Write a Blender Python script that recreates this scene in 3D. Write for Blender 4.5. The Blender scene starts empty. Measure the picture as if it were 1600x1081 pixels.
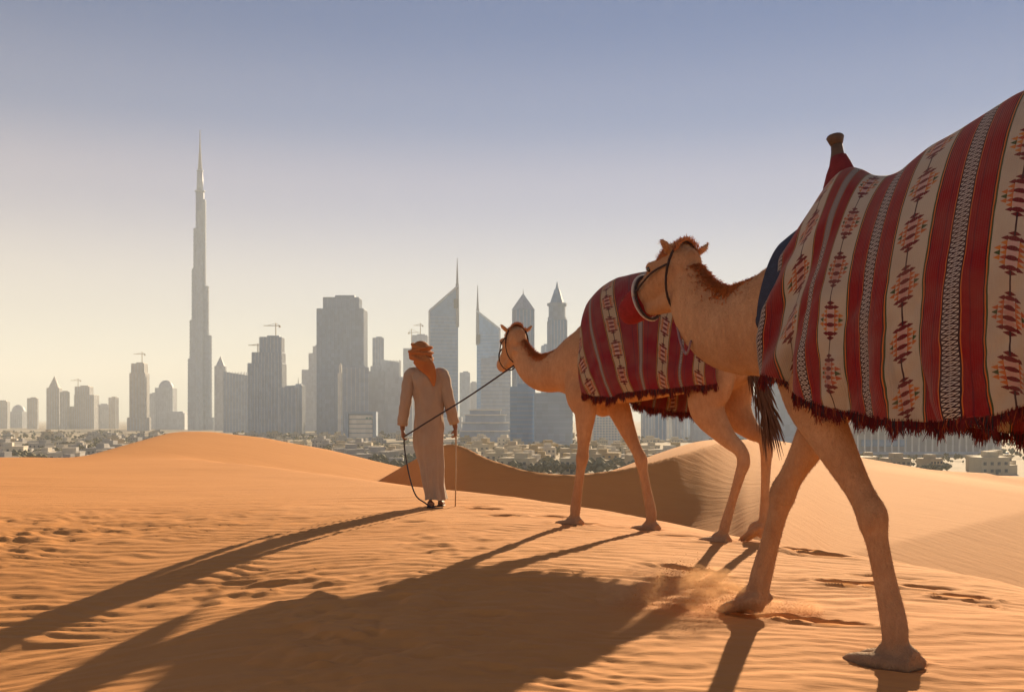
import bpy, bmesh, math, random
import numpy as np
from mathutils import Vector, Matrix, noise as mnoise

R = math.radians
scene = bpy.context.scene
COL = scene.collection

# ------------------------------------------------------------------ camera
FPX = 1715.0                       # focal length in pixels of a 1600 px wide picture
HOR = 655.0                        # row of the horizon
CAMZ = 1.0
cam_d = bpy.data.cameras.new('camera')
cam_d.sensor_width = 36.0
cam_d.lens = 36.0 * FPX / 1600.0
cam_d.shift_y = (HOR - 540.5) / 1600.0
cam_d.clip_start = 0.1
cam_d.clip_end = 60000.0
cam = bpy.data.objects.new('camera', cam_d)
COL.objects.link(cam)
cam.location = (0, 0, CAMZ)
cam.rotation_euler = (R(90), 0, 0)
scene.camera = cam

# ------------------------------------------------------------------ sky and sun
SUN_AZ = 21.0                      # degrees to the right of the view axis
SUN_EL = 18.0
world = bpy.data.worlds.new('World')
scene.world = world
world.use_nodes = True
wn = world.node_tree.nodes
wl = world.node_tree.links
wn.clear()
w_out = wn.new('ShaderNodeOutputWorld')
w_bg = wn.new('ShaderNodeBackground')
w_sky = wn.new('ShaderNodeTexSky')
w_sky.sky_type = 'NISHITA'
w_sky.sun_disc = False
w_sky.sun_elevation = R(SUN_EL)
w_sky.sun_rotation = R(SUN_AZ)
w_sky.air_density = 1.0
w_sky.dust_density = 0.0
w_sky.ozone_density = 4.0
w_bg.inputs['Strength'].default_value = 0.05
w_tint = wn.new('ShaderNodeMix'); w_tint.data_type = 'RGBA'; w_tint.blend_type = 'MULTIPLY'
w_tint.inputs[0].default_value = 1.0
w_tint.inputs[7].default_value = (0.0, 0.25, 0.44, 1)      # a deep, clear sky above the haze
wl.new(w_sky.outputs[0], w_tint.inputs[6])
# dusty evening glow round the whole horizon, fading upwards
w_tc = wn.new('ShaderNodeTexCoord'); w_sep = wn.new('ShaderNodeSeparateXYZ')
wl.new(w_tc.outputs['Generated'], w_sep.inputs[0])
w_ramp = wn.new('ShaderNodeValToRGB'); cr = w_ramp.color_ramp; cr.interpolation = 'EASE'
for i, (p_, c_) in enumerate(((0.0, (1.0, .80, .46)), (.11, (.80, .56, .26)), (.20, (.44, .29, .15)), (.27, (.13, .095, .06)), (.345, (0, 0, 0)))):
    e_ = cr.elements[i] if i < 2 else cr.elements.new(p_)
    e_.position = p_; e_.color = (*c_, 1)
wl.new(w_sep.outputs[2], w_ramp.inputs[0])
w_az = wn.new('ShaderNodeMath'); w_az.operation = 'MULTIPLY_ADD'
w_az.inputs[1].default_value = -1.6; w_az.inputs[2].default_value = 4.6
wl.new(w_sep.outputs[0], w_az.inputs[0])
w_glow = wn.new('ShaderNodeVectorMath'); w_glow.operation = 'SCALE'
wl.new(w_ramp.outputs[0], w_glow.inputs[0]); wl.new(w_az.outputs[0], w_glow.inputs['Scale'])
w_sum = wn.new('ShaderNodeVectorMath'); w_sum.operation = 'ADD'
wl.new(w_tint.outputs[2], w_sum.inputs[0]); wl.new(w_glow.outputs[0], w_sum.inputs[1])
wl.new(w_sum.outputs[0], w_bg.inputs[0])
wl.new(w_bg.outputs[0], w_out.inputs[0])

sun_d = bpy.data.lights.new('sun', 'SUN')
sun_d.energy = 5.0
sun_d.angle = R(0.55)
sun_d.color = (1.0, 0.76, 0.48)
sun = bpy.data.objects.new('sun', sun_d)
COL.objects.link(sun)
SUNV = Vector((math.sin(R(SUN_AZ)) * math.cos(R(SUN_EL)), math.cos(R(SUN_AZ)) * math.cos(R(SUN_EL)), math.sin(R(SUN_EL))))
sun.rotation_euler = (-SUNV).to_track_quat('-Z', 'Y').to_euler()
sun.location = (30, 60, 40)

scene.view_settings.view_transform = 'Standard'
scene.view_settings.look = 'None'
scene.view_settings.exposure = 1.42
scene.view_settings.gamma = 1.0
scene.view_settings.use_curve_mapping = False
scene.render.engine = 'CYCLES'
scene.cycles.use_denoising = True
scene.cycles.max_bounces = 8
scene.cycles.diffuse_bounces = 4
scene.cycles.volume_bounces = 1

# ------------------------------------------------------------------ helpers
def P(px, py, d):
    """a point of the place seen at pixel (px, py), d metres ahead"""
    return Vector(((px - 800.0) / FPX * d, d, CAMZ + (HOR - py) / FPX * d))

def tag(o, label=None, cat=None, group=None, kind=None):
    if label: o['label'] = label
    if cat: o['category'] = cat
    if group: o['group'] = group
    if kind: o['kind'] = kind
    return o

def empty(name, loc=(0, 0, 0), rz=0.0, label=None, cat=None, group=None):
    o = bpy.data.objects.new(name, None)
    o.empty_display_size = 0.2
    COL.objects.link(o)
    o.location = loc
    o.rotation_euler = (0, 0, rz)
    return tag(o, label, cat, group)

def link(name, me, mat=None, parent=None, smooth=False):
    if mat is not None:
        mats = mat if isinstance(mat, (list, tuple)) else [mat]
        for m in mats: me.materials.append(m)
    o = bpy.data.objects.new(name, me)
    COL.objects.link(o)
    if parent is not None: o.parent = parent
    if smooth and len(me.polygons):
        me.polygons.foreach_set('use_smooth', np.ones(len(me.polygons), dtype=bool))
    return o

def mesh_np(name, V, F):
    """V (n,3), F (m,3|4) numpy or list of lists"""
    me = bpy.data.meshes.new(name)
    me.from_pydata([tuple(v) for v in V] if not isinstance(V, np.ndarray) else V.tolist(), [], F if not isinstance(F, np.ndarray) else F.tolist())
    me.update()
    return me

def grid_mesh(name, XYZ, closed_u=False):
    """XYZ (nv, nu, 3) -> quad mesh, fast"""
    nv, nu, _ = XYZ.shape
    V = XYZ.reshape(-1, 3).astype(np.float32)
    iu = np.arange(nu if closed_u else nu - 1)
    iv = np.arange(nv - 1)
    a = iv[:, None] * nu + iu[None, :]
    b = iv[:, None] * nu + (iu[None, :] + 1) % nu
    c = (iv[:, None] + 1) * nu + (iu[None, :] + 1) % nu
    d = (iv[:, None] + 1) * nu + iu[None, :]
    F = np.stack([a, b, c, d], -1).reshape(-1, 4).astype(np.int32)
    me = bpy.data.meshes.new(name)
    me.vertices.add(len(V)); me.vertices.foreach_set('co', V.ravel())
    me.loops.add(F.size); me.loops.foreach_set('vertex_index', F.ravel())
    me.polygons.add(len(F))
    me.polygons.foreach_set('loop_start', np.arange(0, F.size, 4, dtype=np.int32))
    me.polygons.foreach_set('loop_total', np.full(len(F), 4, dtype=np.int32))
    me.update(calc_edges=True)
    return me

class MB:
    """collects boxes, tubes, lofts ... into one mesh"""
    def __init__(s): s.V = []; s.F = []; s.M = []
    def add(s, V, F, m=0):
        o = len(s.V)
        s.V += [tuple(v) for v in V]
        s.F += [tuple(i + o for i in f) for f in F]
        s.M += [m] * len(F)
    def box(s, c, size, rz=0.0, m=0, taper=1.0):
        x, y, z = [k / 2 for k in size]
        V = []
        for dz in (-1, 1):
            t = taper if dz > 0 else 1.0
            for dx, dy in ((-1, -1), (1, -1), (1, 1), (-1, 1)):
                px, py = dx * x * t, dy * y * t
                V.append((c[0] + px * math.cos(rz) - py * math.sin(rz), c[1] + px * math.sin(rz) + py * math.cos(rz), c[2] + dz * z))
        s.add(V, [(3, 2, 1, 0), (4, 5, 6, 7), (0, 1, 5, 4), (1, 2, 6, 5), (2, 3, 7, 6), (3, 0, 4, 7)], m)
    def prism(s, poly, z0, z1, m=0, ztop=None):
        """poly: list of (x,y); ztop optional heights per corner"""
        n = len(poly)
        V = [(p[0], p[1], z0) for p in poly] + [(p[0], p[1], (ztop[i] if ztop else z1)) for i, p in enumerate(poly)]
        F = [tuple(reversed(range(n))), tuple(range(n, 2 * n))]
        F += [(i, (i + 1) % n, n + (i + 1) % n, n + i) for i in range(n)]
        s.add(V, F, m)
    def cyl(s, a, b, r0, r1=None, n=8, m=0):
        s.tube([a, b], [r0, r0 if r1 is None else r1], n, m)
    def tube(s, pts, rad, n=8, m=0, lat=None, cap=True):
        V, F = loft(pts, rad, n, lat, cap)
        s.add(V, F, m)
    def ball(s, c, r, n=10, k=6, m=0):
        r = (r, r, r) if isinstance(r, (int, float)) else r
        V = [(c[0], c[1], c[2] - r[2])]
        for i in range(1, k):
            t = math.pi * i / k
            for j in range(n):
                a = 2 * math.pi * j / n
                V.append((c[0] + r[0] * math.sin(t) * math.cos(a), c[1] + r[1] * math.sin(t) * math.sin(a), c[2] - r[2] * math.cos(t)))
        V.append((c[0], c[1], c[2] + r[2]))
        F = [(0, 1 + (j + 1) % n, 1 + j) for j in range(n)]
        for i in range(k - 2):
            o = 1 + i * n
            F += [(o + j, o + (j + 1) % n, o + n + (j + 1) % n, o + n + j) for j in range(n)]
        o = 1 + (k - 2) * n
        F += [(o + j, o + (j + 1) % n, len(V) - 1) for j in range(n)]
        s.add(V, F, m)
    def mesh(s, name):
        me = bpy.data.meshes.new(name)
        me.from_pydata(s.V, [], s.F)
        if any(s.M): me.polygons.foreach_set('material_index', np.array(s.M, dtype=np.int32))
        me.update()
        return me
    def build(s, name, mat, parent=None, smooth=False):
        return link(name, s.mesh(name), mat, parent, smooth)

def catmull(pts, per=4):
    """pts: list of tuples (any length) -> resampled array"""
    A = np.array(pts, dtype=float)
    n = len(A)
    out = []
    for i in range(n - 1):
        p0 = A[max(i - 1, 0)]; p1 = A[i]; p2 = A[i + 1]; p3 = A[min(i + 2, n - 1)]
        for k in range(per):
            t = k / per
            out.append(0.5 * ((2 * p1) + (-p0 + p2) * t + (2 * p0 - 5 * p1 + 4 * p2 - p3) * t * t + (-p0 + 3 * p1 - 3 * p2 + p3) * t ** 3))
    out.append(A[-1])
    return np.array(out)

def loft(pts, rad, n=8, lat=None, cap=True):
    """tube through pts; rad scalar or (lateral, other) per point; lat = lateral direction kept in every ring"""
    pts = [Vector(p) for p in pts]
    V = []; F = []
    prev = Vector(lat) if lat is not None else None
    for i, p in enumerate(pts):
        t = (pts[min(i + 1, len(pts) - 1)] - pts[max(i - 1, 0)])
        if t.length < 1e-9: t = Vector((0, 0, 1))
        t.normalize()
        if prev is None:
            prev = Vector((0, 1, 0)) if abs(t.y) < 0.8 else Vector((1, 0, 0))
        L = (prev - t * prev.dot(t)).normalized()
        if lat is None: prev = L
        N = t.cross(L)
        r = rad[i]
        ra, rb = (r, r) if isinstance(r, (int, float)) else r[:2]
        for j in range(n):
            a = 2 * math.pi * j / n
            V.append(p + L * (ra * math.cos(a)) + N * (rb * math.sin(a)))
    for i in range(len(pts) - 1):
        for j in range(n):
            F.append((i * n + j, i * n + (j + 1) % n, (i + 1) * n + (j + 1) % n, (i + 1) * n + j))
    if cap:
        V.append(pts[0]); V.append(pts[-1])
        a, b = len(V) - 2, len(V) - 1
        for j in range(n):
            F.append((a, (j + 1) % n, j))
            F.append((b, (len(pts) - 1) * n + j, (len(pts) - 1) * n + (j + 1) % n))
    return V, F

def remeshed(name, mb, voxel, smooth=6, factor=0.5):
    """one continuous skin over all the shapes in mb"""
    tmp = bpy.data.objects.new('tmp', mb.mesh('tmp'))
    COL.objects.link(tmp)
    m = tmp.modifiers.new('r', 'REMESH'); m.mode = 'VOXEL'; m.voxel_size = voxel; m.use_smooth_shade = True
    if smooth:
        s = tmp.modifiers.new('s', 'SMOOTH'); s.iterations = smooth; s.factor = factor
    dg = bpy.context.evaluated_depsgraph_get()
    me = bpy.data.meshes.new_from_object(tmp.evaluated_get(dg))
    me.name = name
    me.materials.clear()
    old = tmp.data
    bpy.data.objects.remove(tmp)
    bpy.data.meshes.remove(old)
    return me

def sstep(a, b, x):
    t = np.clip((x - a) / (b - a), 0, 1)
    return t * t * (3 - 2 * t)

def _hash(ix, iy, seed):
    h = (ix.astype(np.int64) * 374761393 + iy.astype(np.int64) * 668265263 + seed * 144665) & 0x7fffffff
    h = ((h ^ (h >> 13)) * 1274126177) & 0x7fffffff
    return ((h ^ (h >> 16)) & 0xffff) / 65535.0

def vnoise(x, y, seed=0):
    ix = np.floor(x); iy = np.floor(y)
    fx = x - ix; fy = y - iy
    fx = fx * fx * fx * (fx * (fx * 6 - 15) + 10); fy = fy * fy * fy * (fy * (fy * 6 - 15) + 10)
    a = _hash(ix, iy, seed); b = _hash(ix + 1, iy, seed); c = _hash(ix, iy + 1, seed); d = _hash(ix + 1, iy + 1, seed)
    return (a + (b - a) * fx) * (1 - fy) + (c + (d - c) * fx) * fy

def fbm(x, y, oct=4, seed=0):
    v = 0; a = 0.5; n = 0
    for i in range(oct):
        v = v + a * vnoise(x * 2 ** i + 17.3 * i, y * 2 ** i - 9.1 * i, seed + i); n += a; a *= 0.5
    return v / n

# ------------------------------------------------------------------ node helpers
class NT:
    def __init__(s, name):
        s.mat = bpy.data.materials.new(name); s.mat.use_nodes = True
        s.n = s.mat.node_tree.nodes; s.l = s.mat.node_tree.links
        s.b = s.n['Principled BSDF']; s.out = s.n['Material Output']
    def new(s, t, **kw):
        x = s.n.new(t)
        for k, v in kw.items(): setattr(x, k, v)
        return x
    def put(s, sock, v):
        if v is None: return
        if hasattr(v, 'is_output'): s.l.new(v, sock)
        else: sock.default_value = v
    def m(s, op, a, b=None, c=None):
        x = s.new('ShaderNodeMath', operation=op)
        s.put(x.inputs[0], a); s.put(x.inputs[1], b)
        if c is not None: s.put(x.inputs[2], c)
        return x.outputs[0]
    def mix(s, f, a, b, mode='MIX'):
        x = s.new('ShaderNodeMix', data_type='RGBA', blend_type=mode)
        s.put(x.inputs[0], f)
        s.put(x.inputs[6], a if hasattr(a, 'is_output') else (*a, 1)); s.put(x.inputs[7], b if hasattr(b, 'is_output') else (*b, 1))
        return x.outputs[2]
    def noise(s, vec, scale, detail=3, rough=0.5):
        x = s.new('ShaderNodeTexNoise'); x.inputs['Scale'].default_value = scale
        x.inputs['Detail'].default_value = detail; x.inputs['Roughness'].default_value = rough
        if vec is not None: s.l.new(vec, x.inputs['Vector'])
        return x.outputs['Fac']
    def coord(s, which='Object'):
        if not hasattr(s, '_tc'): s._tc = s.new('ShaderNodeTexCoord')
        return s._tc.outputs[which]
    def pos(s):
        return s.new('ShaderNodeNewGeometry').outputs['Position']
    def scaled(s, vec, sc):
        x = s.new('ShaderNodeMapping'); x.inputs['Scale'].default_value = sc; s.l.new(vec, x.inputs[0]); return x.outputs[0]
    def ramp(s, f, stops, interp='LINEAR'):
        x = s.new('ShaderNodeValToRGB'); cr = x.color_ramp; cr.interpolation = interp
        while len(cr.elements) > 1: cr.elements.remove(cr.elements[0])
        cr.elements[0].position = stops[0][0]; cr.elements[0].color = (*stops[0][1], 1)
        for p, c in stops[1:]:
            e = cr.elements.new(p); e.color = (*c, 1)
        s.put(x.inputs[0], f); return x.outputs[0]
    def bump(s, h, strength=0.3, dist=0.01, normal=None):
        x = s.new('ShaderNodeBump'); x.inputs['Strength'].default_value = strength; x.inputs['Distance'].default_value = dist
        s.l.new(h, x.inputs['Height'])
        if normal is not None: s.l.new(normal, x.inputs['Normal'])
        return x.outputs[0]
    def col(s, v): s.put(s.b.inputs['Base Color'], v if hasattr(v, 'is_output') else (*v, 1)); return s
    def rough(s, v): s.put(s.b.inputs['Roughness'], v); return s
    def spec(s, v): s.b.inputs['Specular IOR Level'].default_value = v; return s
    def normal(s, v): s.l.new(v, s.b.inputs['Normal']); return s

def plain(name, c, rough=0.8, var=0.15, scale=8.0, metal=0.0, bump=0.0, coord='Object', spec=0.3):
    t = NT(name)
    n = t.noise(t.coord(coord), scale, 4)
    lo = tuple(k * (1 - var) for k in c); hi = tuple(min(1, k * (1 + var)) for k in c)
    t.col(t.mix(n, lo, hi)).rough(rough).spec(spec)
    t.b.inputs['Metallic'].default_value = metal
    if bump: t.normal(t.bump(t.noise(t.coord(coord), scale * 6, 3), bump, 0.01))
    return t.mat
# ------------------------------------------------------------------ the dunes
EDGE = np.array([(9.0, -14.0), (5.6, 2.0), (4.5, 5.6), (3.80, 8.07), (2.80, 9.93), (1.49, 12.8), (-1.19, 16.3), (-3.8, 21.7), (-8.7, 30.0), (-16.0, 42.0)])

def edge_dist(X, Y):
    """signed distance to the brink of the near dune, positive beyond it (to the right)"""
    best = np.full(X.shape, 1e9); sg = np.ones(X.shape)
    for (ax, ay), (bx, by) in zip(EDGE[:-1], EDGE[1:]):
        dx, dy = bx - ax, by - ay
        t = np.clip(((X - ax) * dx + (Y - ay) * dy) / (dx * dx + dy * dy), 0, 1)
        qx, qy = X - ax - t * dx, Y - ay - t * dy
        d = np.hypot(qx, qy)
        s = np.sign(dx * qy - dy * qx)
        m = d < best
        best = np.where(m, d, best); sg = np.where(m, -s, sg)
    return best * np.where(sg == 0, 1, sg)

# crest of the dunes behind: column in the picture, row, distance, steepness of the near face
RIDGE = [(300, 800, 40, .10), (480, 790, 36, .25), (560, 772, 33, .45), (600, 745, 31, .55), (640, 722, 29.5, .58), (680, 699, 28.4, .60), (705, 692, 28, .60), (728, 699, 27.5, .60), (760, 716, 27, .60), (820, 735, 26.5, .60),
         (860, 740, 26.4, .60), (900, 742, 26.5, .60), (960, 735, 26.8, .58), (1000, 727, 27.2, .54), (1060, 710, 28.4, .44), (1100, 698, 29.8, .34), (1128, 690, 31.4, .26), (1160, 686, 34, .16), (1200, 685, 38, .09),
         (1270, 698, 43, .075), (1340, 714, 48, .07), (1450, 734, 53, .065), (1600, 742, 60, .05), (1900, 752, 66, .05)]
def _dense(T):
    T = np.array(T, float); xs_ = np.linspace(T[0, 0], T[-1, 0], 900)
    D = np.stack([xs_] + [np.interp(xs_, T[:, 0], T[:, k]) for k in (1, 2, 3)], 1)
    ker = np.hanning(23); ker /= ker.sum()
    for k in (1, 2, 3):
        D[:, k] = np.convolve(np.pad(D[:, k], 11, mode='edge'), ker, 'valid')
    return D
RIDGE = _dense(RIDGE)
_ra = np.array([(r[0] - 800) / FPX for r in RIDGE]); _rd = np.array([r[2] for r in RIDGE], float)
_rz = np.array([CAMZ + (HOR - r[1]) / FPX * r[2] for r in RIDGE]); _rs = np.array([r[3] for r in RIDGE])

def smax(a, b, k):
    h = np.clip(0.5 + 0.5 * (a - b) / k, 0, 1)
    return b + (a - b) * h + k * h * (1 - h)

PRINTS = []   # (x, y, radius along, radius across, angle, depth) dents pressed in the sand

def ground_smooth(X, Y):
    X = np.asarray(X, float); Y = np.asarray(Y, float)
    r = np.hypot(X, Y)
    # near dune: a long back that falls to the right and towards the camera
    fg = 0.03 - 0.045 * np.clip(X, -6, 6) * sstep(-4, 2, X) - 0.10 * sstep(6.2, 3.4, Y) * sstep(-1, 2.5, X)
    fg = fg - 0.50 * np.exp(-((X + 3.6) ** 2 / 7.0 + (Y - 4.5) ** 2 / 12.0))
    fg = fg - 0.010 * np.clip(-X - 4, 0, 30) * sstep(8, 20, Y) * 0.6
    fg = fg + 0.05 * (fbm(X * 0.35 + 3, Y * 0.35, 3, 5) - 0.5) * sstep(0, 2, r)
    e = edge_dist(X, Y) + 0.25 * (fbm(X * .5, Y * .5, 2, 21) - .5)
    ee = np.where(e > -0.9, (e + 0.9), 0)
    drop = np.where(ee < 1.8, 0.5 * ee * ee / 3.6, 0.45 + 0.5 * (ee - 1.8))
    fg = fg - drop
    far = np.clip(Y - 25 + 0.25 * X, 0, 100)                 # the far end on the left
    fg = fg - 0.012 * far ** 1.6
    # the peaked dune on the left
    dx = X + 10.7; dy = Y - 36.0
    side = np.where(dx < 0, 0.34 * np.abs(dx), 0.125 * dx + 0.010 * dx * dx)
    side = np.sqrt(side ** 2 + 0.05) - 0.22
    pk = 0.62 - side - np.where(dy < 0, 0.075 * -dy, 0.18 * dy)
    h = smax(fg, pk, 0.15)
    # the hollow and the dunes beyond it
    ang = X / np.maximum(Y, 0.5)
    dc = np.interp(ang, _ra, _rd); zc = np.interp(ang, _ra, _rz); sl = np.interp(ang, _ra, _rs)
    dc = dc + 0.5 * (fbm(ang * 9, ang * 0 + 2, 2, 3) - 0.5)
    q = dc - Y
    front = zc - sl * np.maximum(q, 0) + 0.06 * sl * np.clip(q - 4, 0, 30)
    rd = np.where(q > 0, front, zc - 0.05 * -q - 0.006 * q * q)
    zr = -2.3 + 0.105 * (Y - 16) - 0.16 * np.clip(X - 5, 0, 60)
    zr = np.where(Y > 42, zr - 0.02 * (Y - 42) ** 1.5, zr)
    # a low brink across the right-hand dune
    a = np.array([P(1400, 846, 26.0).x, 26.0]); b = np.array([P(1600, 800, 36.5).x, 36.5])
    t = (b - a) / np.linalg.norm(b - a)
    sd = (X - a[0]) * t[1] - (Y - a[1]) * t[0]
    zr = zr - 0.20 * np.clip(sd, 0, 4.0) * sstep(9, 16, Y)
    gate = sstep(0.05, 0.20, ang)
    zr = zr * gate + (-2.5) * (1 - gate)
    back = smax(rd, zr, 0.30)
    back = np.where(Y < 8, np.minimum(back, -2.2), back)
    h = smax(h, back, 0.05)
    h = h + 0.35 * (fbm(X * .08, Y * .08, 3, 9) - .5) * sstep(60, 110, r)
    out = sstep(62, 175, r)
    return h * (1 - out) + (-30.6) * out

def ripples(X, Y):
    """wind ripples and trampled hummocks, in metres"""
    r = np.hypot(X, Y)
    w1 = fbm(X * 0.55, Y * 0.55, 3, 31); w2 = fbm(X * 1.7 + 5, Y * 1.7, 3, 37)
    amp = sstep(18, 8, r)
    ph = (Y * 1.0 + 0.20 * X + 1.3 * (w1 - .5) + 0.22 * (w2 - .5)) * 2 * math.pi / 0.150
    s = 0.5 + 0.5 * np.sin(ph + 0.6 * np.sin(ph))
    mask = 0.45 + 0.55 * sstep(0.38, 0.62, fbm(X * 0.6 + 40, Y * 0.9, 3, 41))
    h = 0.0125 * (s - .5) * mask * amp
    ph2 = (Y * 0.96 - 0.16 * X + 1.8 * (fbm(X * .3, Y * .3, 3, 51) - .5)) * 2 * math.pi / 0.62
    h = h + 0.010 * (0.5 + 0.5 * np.sin(ph2)) * sstep(0.35, 0.65, fbm(X * .25, Y * .4 + 9, 2, 57)) * sstep(30, 12, r)
    # churned, hummocky patch on the left
    hum = sstep(1.2, -1.0, X + 0.10 * Y - 0.6) * sstep(13, 8.5, Y) * sstep(0.30, 0.55, fbm(X * .35 + 8, Y * .35, 2, 66))
    k = fbm(X * 4.6 + 0.8 * w1, Y * 6.5, 3, 71)
    h = h + hum * 0.036 * (sstep(0.25, 0.75, k) - .5)
    h = h + 0.006 * (fbm(X * 9, Y * 9, 2, 81) - .5) * sstep(15, 6, r)
    return h

def dents(X, Y, H):
    for (x, y, ra, rb, an, dep) in PRINTS:
        m = (np.abs(X - x) < ra * 3) & (np.abs(Y - y) < ra * 3)
        if not m.any(): continue
        dx = X[m] - x; dy = Y[m] - y
        u = (dx * math.cos(an) + dy * math.sin(an)) / ra; v = (-dx * math.sin(an) + dy * math.cos(an)) / rb
        q = np.sqrt(u * u + v * v)
        H[m] += -dep * np.exp(-(q ** 3) * 0.9) + 0.38 * dep * np.exp(-((q - 1.35) / 0.33) ** 2)
    return H

def ground(x, y):
    return float(ground_smooth(np.array([x]), np.array([y]))[0])

def on_ground(px, py, d0=8.0):
    """where the ray through a pixel meets the near sand"""
    d = d0
    for _ in range(60):
        p = P(px, py, d)
        g = ground(p.x, p.y)
        d += (p.z - g) * 0.5 / max((py - HOR) / FPX, 0.02) * 0.8
        d = min(max(d, 2.0), 60)
    p = P(px, py, d)
    return p

for px, py, ra, rb, an, dep in [(755, 796, .16, .09, .2, .035), (785, 806, .17, .09, .1, .035), (862, 808, .17, .10, .2, .035), (745, 792, .12, .08, 0, .02), (905, 818, .16, .10, .1, .03),
                                (1060, 838, .20, .10, -.1, .03), (1330, 912, .20, .07, -.2, .05), (1440, 918, .22, .06, -.2, .03), (1500, 935, .16, .07, -.3, .055), (1250, 968, .30, .05, -.45, .05),
                                (1390, 902, .25, .04, -.2, .02), (1290, 868, .22, .09, -.3, .05), (1235, 860, .18, .10, -.3, .05), (640, 815, .15, .08, .2, .02), (1545, 948, .06, .04, 0, .02),
                                
                                (1105, 915, .30, .07, -.75, .05), (1075, 890, .22, .07, -.75, .04)]:
    q = on_ground(px, py)
    PRINTS.append((q.x, q.y, ra, rb, an, dep))

# the sand gives a little under each foot
THETA1 = R(50); THETA2 = R(40)
O1 = Vector((1.757, 5.09, 0)); O2 = Vector((1.02, 10.14, 0))
def to_world(O, th, x, y, z=0.0):
    return Vector((O.x - math.cos(th) * x - math.sin(th) * y, O.y + math.sin(th) * x - math.cos(th) * y, O.z + z))
for O_, th_, x_, y_ in ((O1, THETA1, -.07, .165), (O1, THETA1, .97, -.165), (O1, THETA1, -.81, .165), (O1, THETA1, -1.49, -.165), (O2, THETA2, .485, .165), (O2, THETA2, -.15, -.165), (O2, THETA2, -1.06, .165), (O2, THETA2, -1.24, -.165)):
    w_ = to_world(O_, th_, x_, y_)
    PRINTS.append((w_.x, w_.y, .16, .125, math.pi - th_, .022))

def sand_material():
    t = NT('wind_blown_sand')
    p = t.pos()
    big = t.noise(t.scaled(p, (0.35, 0.6, 0.6)), 1.0, 4)
    mid = t.noise(t.scaled(p, (1.6, 7.0, 4.0)), 1.0, 4)
    fine = t.noise(p, 260.0, 2)
    grain = t.noise(p, 900.0, 1)
    c = t.mix(big, (0.58, 0.245, 0.072), (0.68, 0.310, 0.100))
    c = t.mix(t.m('MULTIPLY', mid, 0.55), c, (0.70, 0.340, 0.120))
    c = t.mix(t.m('MULTIPLY', fine, 0.30), c, (0.40, 0.165, 0.055))
    t.col(c).rough(0.95).spec(0.12)
    rip = t.noise(t.scaled(p, (3.5, 22.0, 10.0)), 1.0, 3)
    streak = t.noise(t.scaled(p, (0.7, 3.4, 2.0)), 1.0, 4, .6)
    b1 = t.bump(rip, 0.30, 0.012, t.bump(streak, 0.30, 0.07))
    b2 = t.bump(fine, 0.22, 0.004, b1)
    t.normal(t.bump(grain, 0.2, 0.002, b2))
    return t.mat

SAND = sand_material()

def build_dunes():
    rr = [0.02]
    while rr[-1] < 240:
        r = rr[-1]
        k = 0.12 if r < .5 else 0.05 if r < 2.2 else (0.012 if r < 3.4 else (0.0042 if r < 13.5 else (0.006 if r < 36 else (0.011 if r < 62 else 0.05))))
        rr.append(r * (1 + k))
    rr = np.array(rr)
    aa = np.concatenate([np.linspace(-180, -34, 74)[:-1], np.linspace(-34, 34, 430)[:-1], np.linspace(34, 180, 74)[:-1]])
    A = np.radians(aa)
    X = rr[:, None] * np.sin(A)[None, :]; Y = rr[:, None] * np.cos(A)[None, :]
    H = ground_smooth(X, Y) + ripples(X, Y)
    H = dents(X, Y, H)
    XYZ = np.stack([X, Y, H], -1)
    me = grid_mesh('dune_sand', XYZ[:, ::-1], closed_u=True)
    o = link('dune_sand', me, SAND, None, True)
    tag(o, 'orange rippled desert sand of the near and middle dunes', 'sand', kind='structure')
    # the hole under the camera
    return o

build_dunes()

# ------------------------------------------------------------------ the flat city ground
def plain_material():
    t = NT('hazy_city_ground')
    p = t.pos()
    a = t.noise(t.scaled(p, (.004, .004, .004)), 1.0, 5)
    b = t.noise(t.scaled(p, (.02, .02, .02)), 1.0, 4)
    c = t.mix(t.m('GREATER_THAN', b, 0.54), (0.40, 0.33, 0.24), (0.14, 0.15, 0.10))
    c = t.mix(t.ramp(a, [(0.42, (0, 0, 0)), (0.55, (1, 1, 1))]), c, (0.42, 0.36, 0.27))
    t.col(c).rough(0.95).spec(0.1)
    return t.mat
CITY_Z = -30.0
mb = MB()
n = 24
V = []; F = []
S = 20000.0
xs = np.linspace(-S, S, n)
XX, YY = np.meshgrid(xs, xs)
g = grid_mesh('city_plain', np.stack([XX, YY, np.full_like(XX, CITY_Z)], -1))
tag(link('city_plain', g, plain_material()), 'flat hazy city ground reaching to the horizon', 'ground', kind='structure')
# ------------------------------------------------------------------ the city
random.seed(11)
def glass(name, c, rough=0.25, metal=0.0, var=0.12):
    t = NT(name)
    p = t.coord('Object')
    n = t.noise(t.scaled(p, (.03, .03, .012)), 1.0, 3)
    lo = tuple(k * (1 - var) for k in c); hi = tuple(min(1, k * (1 + var)) for k in c)
    # panes and blinds: each bay of each floor a little different
    cell = t.new('ShaderNodeVectorMath', operation='FLOOR'); t.l.new(t.scaled(p, (.16, .16, .125)), cell.inputs[0])
    wn_ = t.new('ShaderNodeTexWhiteNoise'); t.l.new(cell.outputs[0], wn_.inputs[0])
    base = t.mix(n, lo, hi)
    base = t.mix(t.m('MULTIPLY', wn_.outputs[0], .35), base, tuple(k * .55 for k in c))
    t.col(base).rough(rough).spec(0.5)
    t.b.inputs['Metallic'].default_value = metal
    return t.mat
G_BLUE = glass('blue_grey_curtain_glass', (0.19, 0.33, 0.52), .5)
G_GREY = glass('grey_tower_glass', (0.27, 0.37, 0.50), .5)
G_PALE = glass('pale_tower_cladding', (0.50, 0.55, 0.62), 0.6)
G_SILV = glass('silver_tower_cladding', (0.33, 0.42, 0.55), 0.6)
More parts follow.
